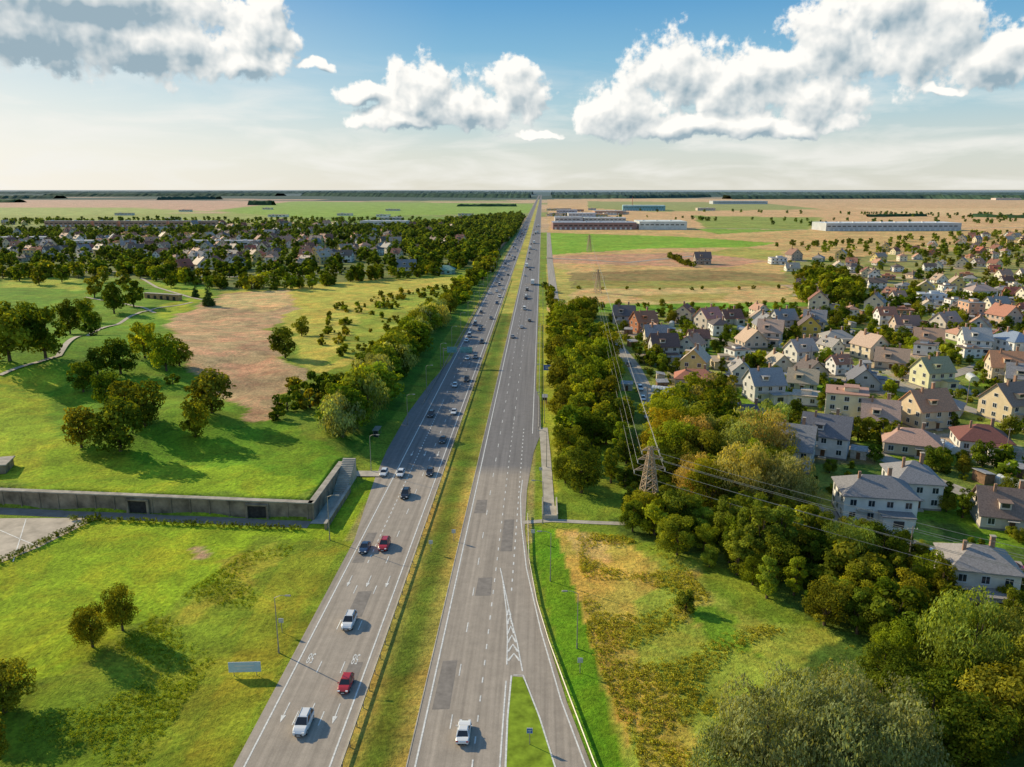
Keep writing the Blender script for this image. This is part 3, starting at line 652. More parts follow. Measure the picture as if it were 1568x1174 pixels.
scatter([(1010,640),(1080,625),(1150,650),(1190,720),(1210,790),(1100,800),(1020,740)],48,2.7,(9,15),['tree','tree','willow'],[BR,GOLD,OLIVE,BR])
scatter([(960,790),(1080,800),(1200,812),(1280,850),(1450,920),(1568,980),(1640,1060),(1600,1120),(1420,1090),(1330,990),(1200,932),(1060,862),(960,812)],120,2.1,(4.0,9.5),['tree','tree','tall','bush'],[OLIVE,(1,1,1),DKG,PALE,BR])
scatter([(955,700),(1010,720),(1030,800),(960,790)],16,2,(2.5,6),['tree','bush'],[OLIVE,DKG])
scatter([(1040,800),(1200,780),(1240,800),(1130,840)],14,2.6,(5,9),['tree'],[OLIVE,DKG])
scatter([(1230,800),(1568,900),(1568,960),(1300,880)],55,1.5,(2,5),['tree','bush'],[OLIVE,(1,1,1)],street=3.5)
VR=[(930,485),(1210,478),(1568,425),(1900,420),(1900,900),(1568,860),(1250,790),(1200,690),(1030,600),(960,600)]
scatter(VR,820,1.2,(3.0,7.5),['tree','tree','bush','tall'],[OLIVE,(1,1,1),BR,DKG],street=3.6,tries=60)
scatter(VR,600,.7,(.9,2.6),['bush'],[OLIVE,(1,1,1),BR,DKG],street=3.2,tries=60)
scatter([(1215,462),(1205,405),(1500,362),(1900,345),(1900,440)],420,2.6,(4,9),['tree'],[OLIVE,DKG])
scatter([(1215,470),(1225,425),(1290,425),(1350,470)],60,2.5,(9,13),['tree'],[BR,OLIVE])
along([(880,472),(1000,470),(1150,468),(1300,464)],8,6,(1.5,5),['bush','tree'],[OLIVE])
along([(838,440),(850,480),(842,560)],6,2.5,(2,5),['bush'],[OLIVE,BR])
along([(1025,395),(1060,410)],6,3,(5,8),['tree'],[OLIVE]); along([(1190,378),(1260,376),(1330,372)],14,7,(6,9),['tree'],[DKG])
along([(885,442),(1000,444),(1200,442)],14,4,(1.5,3),['bush'],[OLIVE,GOLD])
def mass(name,pts,hr,mat,tem,tint=(1,1,1)):
    V,Q,C,mi=tem; n=len(pts); nv=len(V); Vs=np.empty((n,nv,3)); Cs=np.empty((n,nv,4))
    for i,(x,y) in enumerate(pts):
        a=random.uniform(0,6.28); s_=random.uniform(*hr)/10; R_=np.array([[math.cos(a),-math.sin(a),0],[math.sin(a),math.cos(a),0],[0,0,1]])
        Vs[i]=(V*np.array([s_*1.1,s_*1.1,s_]))@R_.T+np.array([x,y,float(terr(x,y))]); Cs[i]=C; Cs[i,:,0]*=random.uniform(.6,1.3); Cs[i,:,1]=np.clip(Cs[i,:,1]+random.uniform(-.4,.4),0,1)
    Qs=(Q[None]+(np.arange(n)*nv)[:,None,None]).reshape(-1,4)
    o=link(bpy.data.objects.new(name,npmesh(name,Vs.reshape(-1,3),Qs,[bark,mat],Cs.reshape(-1,4),False,np.tile(mi,n)))); o.color=tuple(tint)+(1,)
    return o
tl=tree_arrays(10,4.6,9,230,2.0,seed=5); tvl=tree_arrays(10,5.5,6,60,4.0,seed=6,trunk=False)
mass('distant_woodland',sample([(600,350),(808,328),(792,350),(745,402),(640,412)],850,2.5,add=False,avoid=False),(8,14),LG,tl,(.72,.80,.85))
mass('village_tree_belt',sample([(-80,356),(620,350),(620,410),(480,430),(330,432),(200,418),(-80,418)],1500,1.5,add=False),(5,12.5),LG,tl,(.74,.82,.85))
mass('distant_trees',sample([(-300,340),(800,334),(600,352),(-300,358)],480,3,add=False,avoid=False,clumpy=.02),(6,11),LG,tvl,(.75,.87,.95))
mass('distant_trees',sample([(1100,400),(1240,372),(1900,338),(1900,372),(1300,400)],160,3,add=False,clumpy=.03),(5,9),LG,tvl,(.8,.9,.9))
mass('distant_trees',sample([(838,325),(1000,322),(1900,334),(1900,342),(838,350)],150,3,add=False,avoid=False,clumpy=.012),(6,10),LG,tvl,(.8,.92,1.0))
FG=surf('far_forest',None,.95,.05,.02,.35,objcol=True)
def belt(pts,hgt,dep,tint,name='distant_forest'):
    for (a,b) in zip(pts[:-1],pts[1:]):
        A=G(*a);B=G(*b); L=math.hypot(B[0]-A[0],B[1]-A[1]); n=max(8,int(L/14)); vs=[];fs=[]
        for i in range(n+1):
            t=i/n; x=A[0]+(B[0]-A[0])*t; y=A[1]+(B[1]-A[1])*t
            for j in range(5):
                zz=hgt*random.uniform(.65,1.15) if 0<j<4 else 0
                vs.append((x+random.uniform(-5,5),y+dep*j/4+random.uniform(-5,5),zz))
        for i in range(n):
            for j in range(4): k=i*5+j; fs.append((k,k+5,k+6,k+1))
        C=np.ones((len(vs),4)); C[:,0]=np.random.default_rng(3).uniform(.6,1.3,len(vs)); C[:,1]=.3
        o=link(bpy.data.objects.new(name,npmesh(name,np.array(vs),np.array(fs),[FG],C))); o.color=tuple(tint)+(1,)
F1=(.075,.125,.12); F2=(.055,.10,.07); F3=(.05,.10,.045)  # belt tints, bluer for the farther ones: haze painted into the base colour
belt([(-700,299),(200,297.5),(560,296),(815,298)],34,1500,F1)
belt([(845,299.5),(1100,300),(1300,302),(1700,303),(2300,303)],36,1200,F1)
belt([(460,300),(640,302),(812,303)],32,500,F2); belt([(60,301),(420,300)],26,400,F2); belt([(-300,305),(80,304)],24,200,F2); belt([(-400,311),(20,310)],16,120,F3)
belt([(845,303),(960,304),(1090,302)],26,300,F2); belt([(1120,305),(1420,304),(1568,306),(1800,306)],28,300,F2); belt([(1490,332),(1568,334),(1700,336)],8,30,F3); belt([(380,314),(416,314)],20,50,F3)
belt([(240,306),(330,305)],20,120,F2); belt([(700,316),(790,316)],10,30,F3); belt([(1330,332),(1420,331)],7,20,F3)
# ---------------- houses
WALL=surf('wall_render',None,.85,.2,.5,.12,objcol=True,bmp=.01); ROOF=surf('roof_covering',None,.7,.3,3,.25,objcol=True,bmp=.03)
GLS,_,gb_=newmat('window_glass',.12,.6); gb_.inputs['Base Color'].default_value=(.03,.04,.05,1)
FRM=surf('window_frame',(.72,.72,.7),.5,.3,1,.05); DOOR=surf('door_wood',(.16,.08,.04),.6,.3,2,.3); CHM=surf('chimney_brick',(.36,.22,.15),.9,.2,4,.3)
def house_parts(w_,d_,fl_,roof,porch=0):
    hgt=.5+2.85*fl_; wa,rf,wi,do,ch=MB(),MB(),MB(),MB(),MB()
    wa.box((0,0,hgt/2),(w_,d_,hgt)); x,y=w_/2,d_/2; ov=.55
    if roof=='gable':
        rh=d_*.46; wa.add([(-x,-y,hgt),(-x,y,hgt),(-x,0,hgt+rh),(x,-y,hgt),(x,y,hgt),(x,0,hgt+rh)],[(0,2,1),(3,4,5)])
        sl_=rh/y
        for s_ in (-1,1):
            e=(y+ov)*s_; ze=hgt-ov*sl_; t=.22
            vs=[(-x-ov,e,ze),(x+ov,e,ze),(x+ov,0,hgt+rh),(-x-ov,0,hgt+rh)]; vs+= [(a,b,c+t) for a,b,c in vs]
            rf.add(vs,[(0,1,2,3),(7,6,5,4),(0,4,5,1),(1,5,6,2),(3,7,4,0),(2,6,7,3)])
        for sx_ in (-1,1):
            wi.box((sx_*(x+.03),0,hgt+rh*.35),(.08,1.5,1.2),1); wi.box((sx_*(x+.06),0,hgt+rh*.35),(.08,1.25,.95),0)
        wa.box((-w_*.12,-y*.62,hgt+rh*.42),(2.2,d_*.22,1.5)); rf.box((-w_*.12,-y*.62-.1,hgt+rh*.42+.82),(2.7,d_*.26+.3,.14)); wi.box((-w_*.12,-y*.62-d_*.11-.03,hgt+rh*.42+.15),(1.5,.08,.9),0)
    elif roof=='hip':
        rh=d_*.30; t=.2; rl=max(.3,x-y*.85); X0,Y0=x+ov,y+ov; zb=hgt-.02
        vs=[(-X0,-Y0,zb),(X0,-Y0,zb),(X0,Y0,zb),(-X0,Y0,zb),(-X0,-Y0,zb+t),(X0,-Y0,zb+t),(X0,Y0,zb+t),(-X0,Y0,zb+t),(-rl,0,hgt+rh),(rl,0,hgt+rh)]
        rf.add(vs,[(3,2,1,0),(0,1,5,4),(1,2,6,5),(2,3,7,6),(3,0,4,7),(4,5,9,8),(6,7,8,9),(5,6,9),(7,4,8)])
    else:
        rh=.5; rf.box((0,0,hgt+.12),(w_+.7,d_+.7,.28)); wa.box((w_*.1,0,hgt+.9),(w_*.35,d_*.4,1.3)); rf.box((w_*.1,0,hgt+1.62),(w_*.35+.4,d_*.4+.4,.16))
    if porch:
        q=x*.4; wa.box((q,-y-1.7,1.6),(w_*.42,3.4,3.2)); rf.box((q,-y-1.8,3.3),(w_*.42+.6,3.9,.2)); wi.box((q,-y-3.43,1.8),(2.2,.08,1.4),0)
        for b_ in (-1,1): wi.box((q+b_*1.15,-y-3.45,1.8),(.1,.1,1.5),1)
    for f in range(fl_):
        z=.5+2.85*f+1.45
        for s_ in (-1,1):
            n=max(2,int(w_/3.2))
            for i in range(n):
                q=-x+w_*(i+.5)/n
                if f==0 and s_<0 and i==n//2: continue
                wi.box((q,s_*(y+.03),z),(1.5,.08,1.55),1); wi.box((q,s_*(y+.05),z),(1.25,.09,1.3),0); wi.box((q,s_*(y+.09),z-.85),(1.7,.18,.08),1); wi.box((q,s_*(y+.10),z),(.07,.04,1.3),1)
            n=max(2,int(d_/3.6))
            for i in range(n):
                q=-y+d_*(i+.5)/n; wi.box((s_*(x+.03),q,z),(.08,1.5,1.55),1); wi.box((s_*(x+.05),q,z),(.09,1.25,1.3),0); wi.box((s_*(x+.10),q,z),(.04,.07,1.3),1)
    n=max(2,int(w_/3.2)); q=-x+w_*(n//2+.5)/n
    if fl_>1:
        do.box((-x*.45,-y-.7,3.3),(3.0,1.4,.16),1); do.box((-x*.45,-y-1.37,3.9),(3.0,.07,.08),1)
        for i in range(7): do.box((-x*.45-1.45+i*.48,-y-1.37,3.6),(.06,.06,.6),1)
    if not porch:
        do.box((q,-y-.04,1.35),(1.1,.1,2.1)); do.box((q,-y-.65,.2),(2,1.2,.4),1); do.box((q,-y-.6,2.6),(2.2,1.2,.12),1)
    ch.box((w_*.2,d_*.1,hgt+rh*.9),(.75,.75,rh*.6+1.6)); ch.box((w_*.2,d_*.1,hgt+rh*.9+(rh*.6+1.6)/2+.05),(.95,.95,.14),1)
    ch.box((-w_*.25,-d_*.08,hgt+rh*.85),(.55,.55,rh*.5+1.2))
    wa.box((0,0,.22),(w_+.12,d_+.12,.44),1)
    return wa,rf,wi,do,ch
SOK=surf('plinth',(.25,.23,.21),.9,.2,1,.2)
cache={}
for px,py,w_,d_,f_,rt,wc,rc,rz in named:
    key=(w_,d_,f_,rt)
    if key not in cache:
        a=house_parts(w_,d_,f_,rt,w_%2)
        cache[key]=[('walls',a[0].mesh('walls',[WALL,SOK])),('roof',a[1].mesh('roof',[ROOF])),('windows',a[2].mesh('windows',[GLS,FRM])),('door',a[3].mesh('door',[DOOR,CON])),('chimney',a[4].mesh('chimney',[CHM,CAP]))]
    g=G(px,py); e=bpy.data.objects.new({'gable':'gable_roof_house','hip':'hip_roof_house','flat':'flat_roof_house'}[rt],None); e.location=g; e.rotation_euler=(0,0,math.radians(rz)+(math.pi/2 if random.random()<.3 and f_<3 and px>1100 and py<600 else 0)); link(e)
    for nm,me in cache[key]: inst(nm,me,(0,0,0),col=(wc if nm=='walls' else rc if nm=='roof' else (1,1,1)),parent=e)
def joined(w_,d_,f_,rt,wc,rc,nm,porch):
    parts=house_parts(w_,d_,f_,rt,porch); mb=MB(); mats=[surf(nm+'_wall',wc,.85,.2,.5,.12),surf(nm+'_roof',rc,.7,.3,2,.3),GLS,FRM,DOOR,CON,CHM,CAP,SOK]
    mp=[{0:0,1:8},{0:1},{0:2,1:3},{0:4,1:5},{0:6,1:7}]
    for p,m_ in zip(parts,mp):
        o=len(mb.v); mb.v+=p.v; mb.f+=[tuple(i+o for i in f) for f in p.f]; mb.m+=[m_[i] for i in p.m]
    return mb.mesh(nm,mats)
wcs=[(.80,.77,.70),(.74,.64,.45),(.60,.58,.54),(.78,.72,.58),(.68,.52,.38),(.84,.82,.78),(.48,.24,.15),(.68,.55,.22)]
rcs=[(.28,.27,.27),(.52,.30,.20),(.15,.12,.11),(.50,.22,.13),(.56,.45,.34),(.28,.13,.09),(.36,.33,.30),(.20,.15,.12),(.42,.14,.09),(.46,.34,.25)]
hv=[]
for i in range(26):
    rt=['gable','gable','hip','gable','flat'][i%5]; hv.append((joined(random.choice([8,9,10,11,12.5]),random.choice([8.0,9.5,10.5]),[1,2,1,2][i%4],rt,wcs[(i*5)%8],rcs[(i*3+i//10)%10],'house_'+rt,i%3==0),{'gable':'gable_roof_house','hip':'hip_roof_house','flat':'flat_roof_house'}[rt]))
for x,y in fill_r:
    me,nm=random.choice(hv); s_=random.uniform(.78,1.08); inst(nm,me,(x,y,0),random.uniform(-.6,.4)+random.choice([0,1,2,3])*math.pi/2,(s_,s_,s_*random.uniform(.82,1.05)))
for x,y in fill_l:
    me,nm=random.choice(hv); s_=random.uniform(.85,1.3); inst(nm,me,(x,y,float(terr(x,y))),random.uniform(-.8,.8)+random.choice([0,math.pi/2]),s_)
def shed(n):
    mb=MB(); mb.box((0,0,1.2),(4,3,2.4)); mb.add([(-2.2,-1.7,2.35),(2.2,-1.7,2.35),(2.2,1.7,2.9),(-2.2,1.7,2.9),(-2.2,-1.7,2.5),(2.2,-1.7,2.5),(2.2,1.7,3.05),(-2.2,1.7,3.05)],[(3,2,1,0),(4,5,6,7),(0,1,5,4),(1,2,6,5),(2,3,7,6),(3,0,4,7)],1); mb.box((0,-1.53,1),(1,.06,1.9),2)
    return mb.mesh('shed',[surf('shed_wall',n,.8,.2),surf('shed_roof',(.4,.38,.36),.6,.3),DOOR])
sheds=[shed((.5,.45,.38)),shed((.25,.15,.09))]
gh=MB(); N=8
pr=[(-1.5,0)]+[(-1.5*math.cos(math.pi*i/N),1.0+1.1*math.sin(math.pi*i/N)) for i in range(N+1)]+[(1.5,0)]
n=len(pr); gh.add([(a,-3.5,b) for a,b in pr]+[(a,3.5,b) for a,b in pr],[(i,i+1,n+i+1,n+i) for i in range(n-1)]+[tuple(range(n)),tuple(range(2*n-1,n-1,-1))])
for k in range(8):
    yy=-3.5+k
    for (a,b),(c,d) in zip(pr[:-1],pr[1:]): gh.bar((a*1.01,yy,b*1.01),(c*1.01,yy,d*1.01),.03,mi=1)
ghm=gh.mesh('greenhouse',[surf('greenhouse_film',(.7,.72,.7),.3,.5,1,.1),STL])
for x,y in sample(VR,130,2.2,street=4): inst('garden_shed',random.choice(sheds),(x,y,0),random.uniform(-.5,.5)+random.choice([0,1.57]))
for x,y in sample(VR,45,2.6,street=4): inst('greenhouse',ghm,(x,y,0),random.uniform(-.5,.5)+random.choice([0,1.57]))
def wh(px,py,L_,D_,H_,wc,rc,name='warehouse'):
    g=G(px,py); mb=MB(); mb.box((0,0,H_/2),(L_,D_,H_)); mb.box((0,0,H_+.25),(L_+.6,D_+.6,.5),1)
    for i in range(int(L_/9)): mb.box((-L_/2+5+i*9,-D_/2-.05,H_*.62),(6,.12,1.6),2); mb.box((-L_/2+5+i*9,-D_/2-.05,1.9),(3.4,.12,3.6),3)
    for i in range(int(L_/25)): mb.box((-L_/2+12+i*25,0,H_+1.1),(4,4,1.2),3)
    o=mb.obj(name,[surf('cladding',wc,.5,.4,.1,.15),surf('flat_roof',rc,.6,.3,.1,.2),GLS,FRM]); o.location=g; o.rotation_euler=(0,0,random.uniform(-.08,.08))
wh(1010,350,85,70,14,(.65,.69,.66),(.75,.8,.76)); wh(908,350,150,60,12,(.34,.2,.18),(.36,.38,.42)); wh(870,340,60,60,11,(.5,.5,.5),(.42,.44,.47)); wh(985,322,140,80,17,(.2,.42,.48),(.65,.76,.76))
wh(1355,352,240,60,13,(.5,.53,.56),(.66,.7,.72)); wh(1290,350,60,40,11,(.55,.5,.4),(.6,.6,.6)); wh(1130,312,260,90,14,(.5,.52,.55),(.6,.65,.66)); wh(930,328,80,50,10,(.5,.3,.2),(.5,.5,.5)); wh(590,346,90,40,10,(.65,.65,.6),(.45,.47,.5)); wh(600,338,50,20,8,(.55,.5,.45),(.5,.5,.5))
wh(890,332,70,50,10,(.6,.6,.62),(.55,.6,.66)); wh(868,326,60,40,9,(.4,.42,.5),(.5,.5,.55)); wh(1540,306,160,60,12,(.6,.5,.45),(.55,.5,.48)); wh(925,340,90,40,10,(.62,.6,.55),(.6,.62,.62)); wh(1080,322,60,30,8,(.6,.5,.42),(.5,.45,.42))
for px in (90,125,165,205,240,280,315): wh(px,347,45,16,11,(.50,.29,.2),(.33,.33,.33),'apartment_block')
for px in (20,60,130,300,340,380): wh(px,372 if px<100 else 378,30,18,8,(.68,.66,.62),(.45,.46,.48),'row_building')
for _ in range(30):
    wh(random.uniform(845,965) if _%3 else random.uniform(0,800),random.uniform(320,338),random.uniform(25,60),20,6,random.choice(wcs),random.choice(rcs),'farm_building')
mb=MB(); g=G(968,322)
for s_ in ((-1.2,-1.2),(1.2,-1.2),(0,1.4)): mb.bar((s_[0],s_[1],0),(s_[0]*.3,s_[1]*.3,45),.25)
for i in range(14):
    z=i*3.2; k=1-.7*z/45; k2=1-.7*(z+3.2)/45
    mb.bar((-1.2*k,-1.2*k,z),(1.2*k2,-1.2*k2,z+3.2),.12); mb.bar((1.2*k,-1.2*k,z),(0,1.4*k2,z+3.2),.12); mb.bar((0,1.4*k,z),(-1.2*k2,-1.2*k2,z+3.2),.12)
o=mb.obj('radio_mast',[surf('mast_paint',(.5,.12,.08),.6,.3)]); o.location=g
# ---------------- pylon
RUST=surf('rusty_steel',(.42,.31,.21),.7,.4,2,.3)
def pylon():
    mb=MB(); H_=16
    def hw(z): return 1.9*(1-z/H_)+.35 if z<H_*.75 else .83*(1-(z-12)/6)
    L_=[0,2.4,4.5,6.4,8.1,9.6,10.9,12.1,13.2,14.3,15.3,16.2]
    c=lambda z:[(a*hw(z),b*hw(z),z) for a,b in ((-1,-1),(1,-1),(1,1),(-1,1))]
    for z0,z1 in zip(L_[:-1],L_[1:]):
        A=c(z0);B=c(z1)
        for i in range(4):
            j=(i+1)%4; mb.bar(A[i],B[i],.16); mb.bar(A[i],B[j],.09); mb.bar(A[j],B[i],.09); mb.bar(B[i],B[j],.08)
    for z,l in ((11.2,3.6),(13.6,2.9),(15.6,2.0)):
        for s_ in (-1,1):
            t=(s_*l,0,z)
            for b in (-1,1): mb.bar((s_*hw(z),b*hw(z),z),t,.09); mb.bar((s_*hw(z),b*hw(z),z+.8),t,.08)
            mb.bar((s_*l,0,z),(s_*l,0,z-.9),.09,mi=1)
    return mb.mesh('pylon',[RUST,surf('insulator',(.4,.42,.42),.3,.5)])
pm=pylon(); pl=[G(992,790),(118,92,0),G(915,448),G(902,385)]
ang=.25
for p in pl: inst('electricity_pylon',pm,(p[0],p[1],p[2]),ang,1 if p is not pl[3] else 1.2)
def wire(mb,a,b,sag,r=.035):
    pts=[Vector(a).lerp(Vector(b),i/16)-Vector((0,0,4*sag*(i/16)*(1-i/16))) for i in range(17)]
    for p,q in zip(pts[:-1],pts[1:]): mb.bar(p,q,r,n=3)
mb=MB()
for i,j in ((0,1),(0,2),(2,3)):
    for z,l in ((10.3,3.6),(12.7,2.9),(14.7,2.0)):
        for s_ in (-1,1):
            o=(s_*l*math.cos(ang),s_*l*math.sin(ang)); wire(mb,(pl[i][0]+o[0],pl[i][1]+o[1],z),(pl[j][0]+o[0],pl[j][1]+o[1],z),1.6,.05 if j==1 else .03)
mb.obj('power_lines',[surf('cable',(.36,.35,.32),.5,.4)])
mb=MB(); mb.bar((0,0,0),(0,0,8.5),.14,.1,n=8); mb.bar((-1,0,7.9),(1,0,7.9),.06); [mb.bar((q,0,7.9),(q,0,8.15),.05,mi=1) for q in (-.9,-.3,.3,.9)]
upm=mb.mesh('utility_pole',[surf('pole_wood',(.3,.25,.2),.9,.2),FRM])
for p in [(1390,868),(1225,760),(1120,690),(1440,720),(1300,580),(1050,560),(990,630),(1540,700),(1480,620),(925,440),(1240,560),(1360,640)]: inst('utility_pole',upm,G(*p),random.uniform(-.4,.4))
# ---------------- street lamps
mb=MB(); mb.bar((0,0,0),(0,0,.9),.15,.13,n=8); mb.bar((0,0,.9),(0,0,9.6),.10,.06,n=8); mb.bar((0,0,9.6),(.9,0,10.0),.05,.045,n=6); mb.bar((.9,0,10),(1.7,0,10.05),.045,.04,n=6); mb.box((2.1,0,10.03),(.95,.32,.14),0,taper=.8); mb.box((2.1,0,9.94),(.7,.24,.04),1)
lm=mb.mesh('street_lamp',[STL,FRM])
y=109
while y<900:
    inst('street_lamp',lm,(-40.8 if y<150 or y>230 else -43.5,y,0),0); y+=41
for x,y in ((6.2,112),(2.2,134),(.8,160),(1.8,196),(1.4,236),(1.2,276),(1.2,316),(1.2,356),(1.2,396),(1.2,440),(1.2,490),(1.2,540),(1.2,600)): inst('street_lamp',lm,(x,y,0),math.pi)
def sign(name,px,py,w_,h_,zc,colr,rz=0,two=True):
    g=G(px,py); mb=MB(); ps=(-w_*.35,w_*.35) if two else (0,)
    for q in ps: mb.bar((q,0,0),(q,0,zc+h_/2),.06,n=6)
    mb.box((0,-.1,zc),(w_,.06,h_),1); mb.box((0,-.14,zc),(w_-.12,.02,h_-.12),2); mb.box((0,-.153,zc+h_*.12),(w_*.6,.008,h_*.12),1); mb.box((0,-.153,zc-h_*.18),(w_*.45,.008,h_*.1),1)
    for q in ps: mb.box((q,-.02,zc),(.1,.06,h_*.9),0)
    o=mb.obj(name,[STL,FRM,surf(name+'_face',colr,.4,.4,1,.08)]); o.location=g; o.rotation_euler=(0,0,rz); return o
sign('billboard',376,1034,4.8,1.7,1.5,(.5,.66,.74),.08)
sign('direction_sign',838,578,3.2,2.2,4,(.02,.12,.45),0,False); sign('traffic_sign',811,1140,.8,.8,2.2,(.02,.12,.5),0,False)
for p in ((888,1030),(695,828),(816,828),(660,845),(828,730),(432,968)): sign('traffic_sign',p[0],p[1],.8,.8,2.2,(.5,.5,.48),0,False)
g=G(712,560); mb=MB(); mb.bar((-40,0,0),(-40,0,7.6),.18,.15,n=8); mb.bar((-40,0,7.2),(-27.5,0,7.2),.14,n=6); mb.bar((-40,0,6.4),(-27.5,0,6.4),.1,n=6)
for i in range(9): mb.bar((-40+i*1.39,0,6.4),(-39.3+i*1.39,0,7.2),.05)
mb.box((-30.6,-.2,6.8),(5,.12,2.4),1); mb.box((-36.4,-.2,6.8),(4,.12,2.4),1)
o=mb.obj('sign_gantry',[STL,surf('sign_back',(.16,.36,.36),.5,.4)]); o.location=(0,g[1],0)
def shelter(x,y,z,rz):
    mb=MB()
    for a in (-2,2):
        for b in (-.7,.7): mb.bar((a,b,0),(a,b,2.4),.05,n=6)
    mb.box((0,0,2.45),(4.6,1.9,.12),0); mb.box((0,.7,1.3),(4,.04,1.9),1); mb.box((-2,0,1.3),(.04,1.3,1.9),1); mb.box((0,.45,.5),(3.2,.35,.06),2)
    for q in (-1.2,1.2): mb.box((q,.45,.24),(.08,.3,.48),0)
    o=mb.obj('bus_shelter',[STL,GLS,DOOR]); o.location=(x,y,z); o.rotation_euler=(0,0,rz)
g=G(834,612); shelter(1.6,g[1]-4,.02,-math.pi/2); g=G(588,668); shelter(g[0]-2,g[1],g[2],math.pi/2)
g=G(842,792); mb=MB(); mb.box((g[0]-1.6,g[1]+4,.6),(.3,10,1.2)); mb.box((g[0]+1.6,g[1]+4,.6),(.3,10,1.2)); mb.box((g[0],g[1]-1,.5),(3.5,.3,1.0))
for i in range(12): mb.box((g[0],g[1]+i*.5,.08+i*.02),(2.8,.5,.12))
mb.obj('stair_enclosure',[CON])
FW=surf('fence_wood',(.28,.22,.16),.9,.2,1,.3)
for (x,y) in random.sample(fill_r,60):
    mb=MB(); a=random.uniform(-.3,.3); L_=random.uniform(14,20)
    for i in range(int(L_/.5)):
        if i%5==0: mb.box((i*.5-L_/2,0,.7),(.12,.12,1.4))
        mb.box((i*.5-L_/2+.22,0,.65),(.3,.04,1.1))
    mb.box((0,.05,.9),(L_,.05,.08)); o=mb.obj('garden_fence',[FW]); o.location=(x,y-9,0); o.rotation_euler=(0,0,a+random.choice([0,math.pi/2]))
# ---------------- vehicles
PNT=surf('car_paint',None,.25,.6,1,.02,objcol=True); PNT.node_tree.nodes['Principled BSDF'].inputs['Coat Weight'].default_value=.6
CG,_,b_=newmat('car_glass',.06,.8); b_.inputs['Base Color'].default_value=(.015,.018,.022,1)
BLK=surf('rubber_black',(.02,.02,.02),.7,.3,3,.1); LGT=surf('headlamp',(.8,.8,.78),.15,.7,1,.03); RED=surf('tail_lamp',(.4,.01,.01),.25,.6,1,.03); RIM=surf('alloy',(.4,.4,.4),.35,.6,1,.05)
def car(L_,Wd,Ht,belt_,hood,kind):
    mb=MB(); hw=Wd/2; yl=L_/2
    secs=[(-yl,hw*.78,.42,belt_*.78),(-yl+.08,hw*.92,.3,belt_*.95),(-yl+.5,hw,.24,belt_),(-yl*.35,hw,.22,belt_),(yl*.3,hw,.22,belt_*.99),(yl-hood*.55,hw*.99,.22,belt_*.93),(yl-.35,hw*.94,.26,belt_*.82),(yl-.06,hw*.82,.32,belt_*.66),(yl,hw*.7,.42,belt_*.58)]
    rings=[]
    for y,wi_,zb,zt in secs:
        m_=(zb+zt)/2; rings.append([(-wi_*.88,y,zb),(wi_*.88,y,zb),(wi_,y,zb+.12),(wi_*1.0,y,m_+.05),(wi_*.96,y,zt-.06),(wi_*.84,y,zt),(-wi_*.84,y,zt),(-wi_*.96,y,zt-.06),(-wi_,y,m_+.05),(-wi_,y,zb+.12)])
    n=10; vs=[p for r_ in rings for p in r_]; fs=[]
    for k in range(len(rings)-1):
        for i in range(n): fs.append((k*n+i,k*n+(i+1)%n,(k+1)*n+(i+1)%n,(k+1)*n+i))
    fs+=[tuple(range(n)),tuple(range((len(rings)-1)*n,len(rings)*n))[::-1]]; mb.add(vs,fs,0)
    if kind=='sedan': r0,r1,f1,f0=-yl+.75,-yl+1.45,.15,yl-hood
    elif kind=='van': r0,r1,f1,f0=-yl+.06,-yl+.2,yl-hood-.6,yl-hood+.1
    else: r0,r1,f1,f0=-yl+.12,-yl+.6,.2,yl-hood
    wb=hw*.90; wt=hw*.70; zb=belt_-.05; zt=Ht-.07
    vs=[(-wb,r0,zb),(wb,r0,zb),(wb,f0,zb),(-wb,f0,zb),(-wt,r1,zt),(wt,r1,zt),(wt,f1,zt),(-wt,f1,zt)]
    mb.add(vs,[(0,1,5,4),(1,2,6,5),(2,3,7,6),(3,0,4,7)],1)
    rv=[(-wt-.02,r1-.05,zt),(wt+.02,r1-.05,zt),(wt+.02,f1+.04,zt),(-wt-.02,f1+.04,zt),(-wt*.85,r1+.12,Ht),(wt*.85,r1+.12,Ht),(wt*.85,f1-.15,Ht),(-wt*.85,f1-.15,Ht)]
    mb.add(rv,[(3,2,1,0),(4,5,6,7),(0,1,5,4),(1,2,6,5),(2,3,7,6),(3,0,4,7)],0)
    for s_ in (-1,1):
        mb.bar((s_*wb,f0,zb),(s_*wt,f1,zt),.045,mi=0); mb.bar((s_*wb,r0,zb),(s_*wt,r1,zt),.08,mi=0)
        for q in ((.5,.38) if kind!='van' else (.35,.65)):
            yb=r0+(f0-r0)*q; yt=r1+(f1-r1)*q; mb.bar((s_*(wb+.005),yb,zb),(s_*(wt+.01),yt,zt),.04,mi=0)
        mb.box((s_*(hw+.09),f0-.35,belt_+.05),(.2,.12,.14),0)
        mb.box((s_*hw*.66,yl-.10,belt_*.66),(.34,.22,.15),3); mb.box((s_*hw*.74,-yl+.05,belt_*.82),(.3,.12,.16),4)
        for yw in (yl-.85,-yl+.85):
            mb.bar((s_*(hw-.2),yw,.32),(s_*(hw+.01),yw,.32),.33,mi=2,n=16); mb.bar((s_*(hw-.0),yw,.32),(s_*(hw+.025),yw,.32),.2,mi=5,n=10)
    mb.box((0,yl-.02,.5),(hw*1.0,.08,.2),2); mb.box((0,yl+.01,.38),(.5,.05,.11),3); mb.box((0,-yl+.02,.38),(hw*1.3,.1,.14),2); mb.box((0,-yl-.01,.62),(.5,.04,.11),3)
    if kind=='suv':
        for s_ in (-1,1): mb.bar((s_*wt*.85,r1+.1,Ht+.04),(s_*wt*.85,f1-.1,Ht+.04),.025,mi=2)
    return mb.mesh(kind,[PNT,CG,BLK,LGT,RED,RIM])
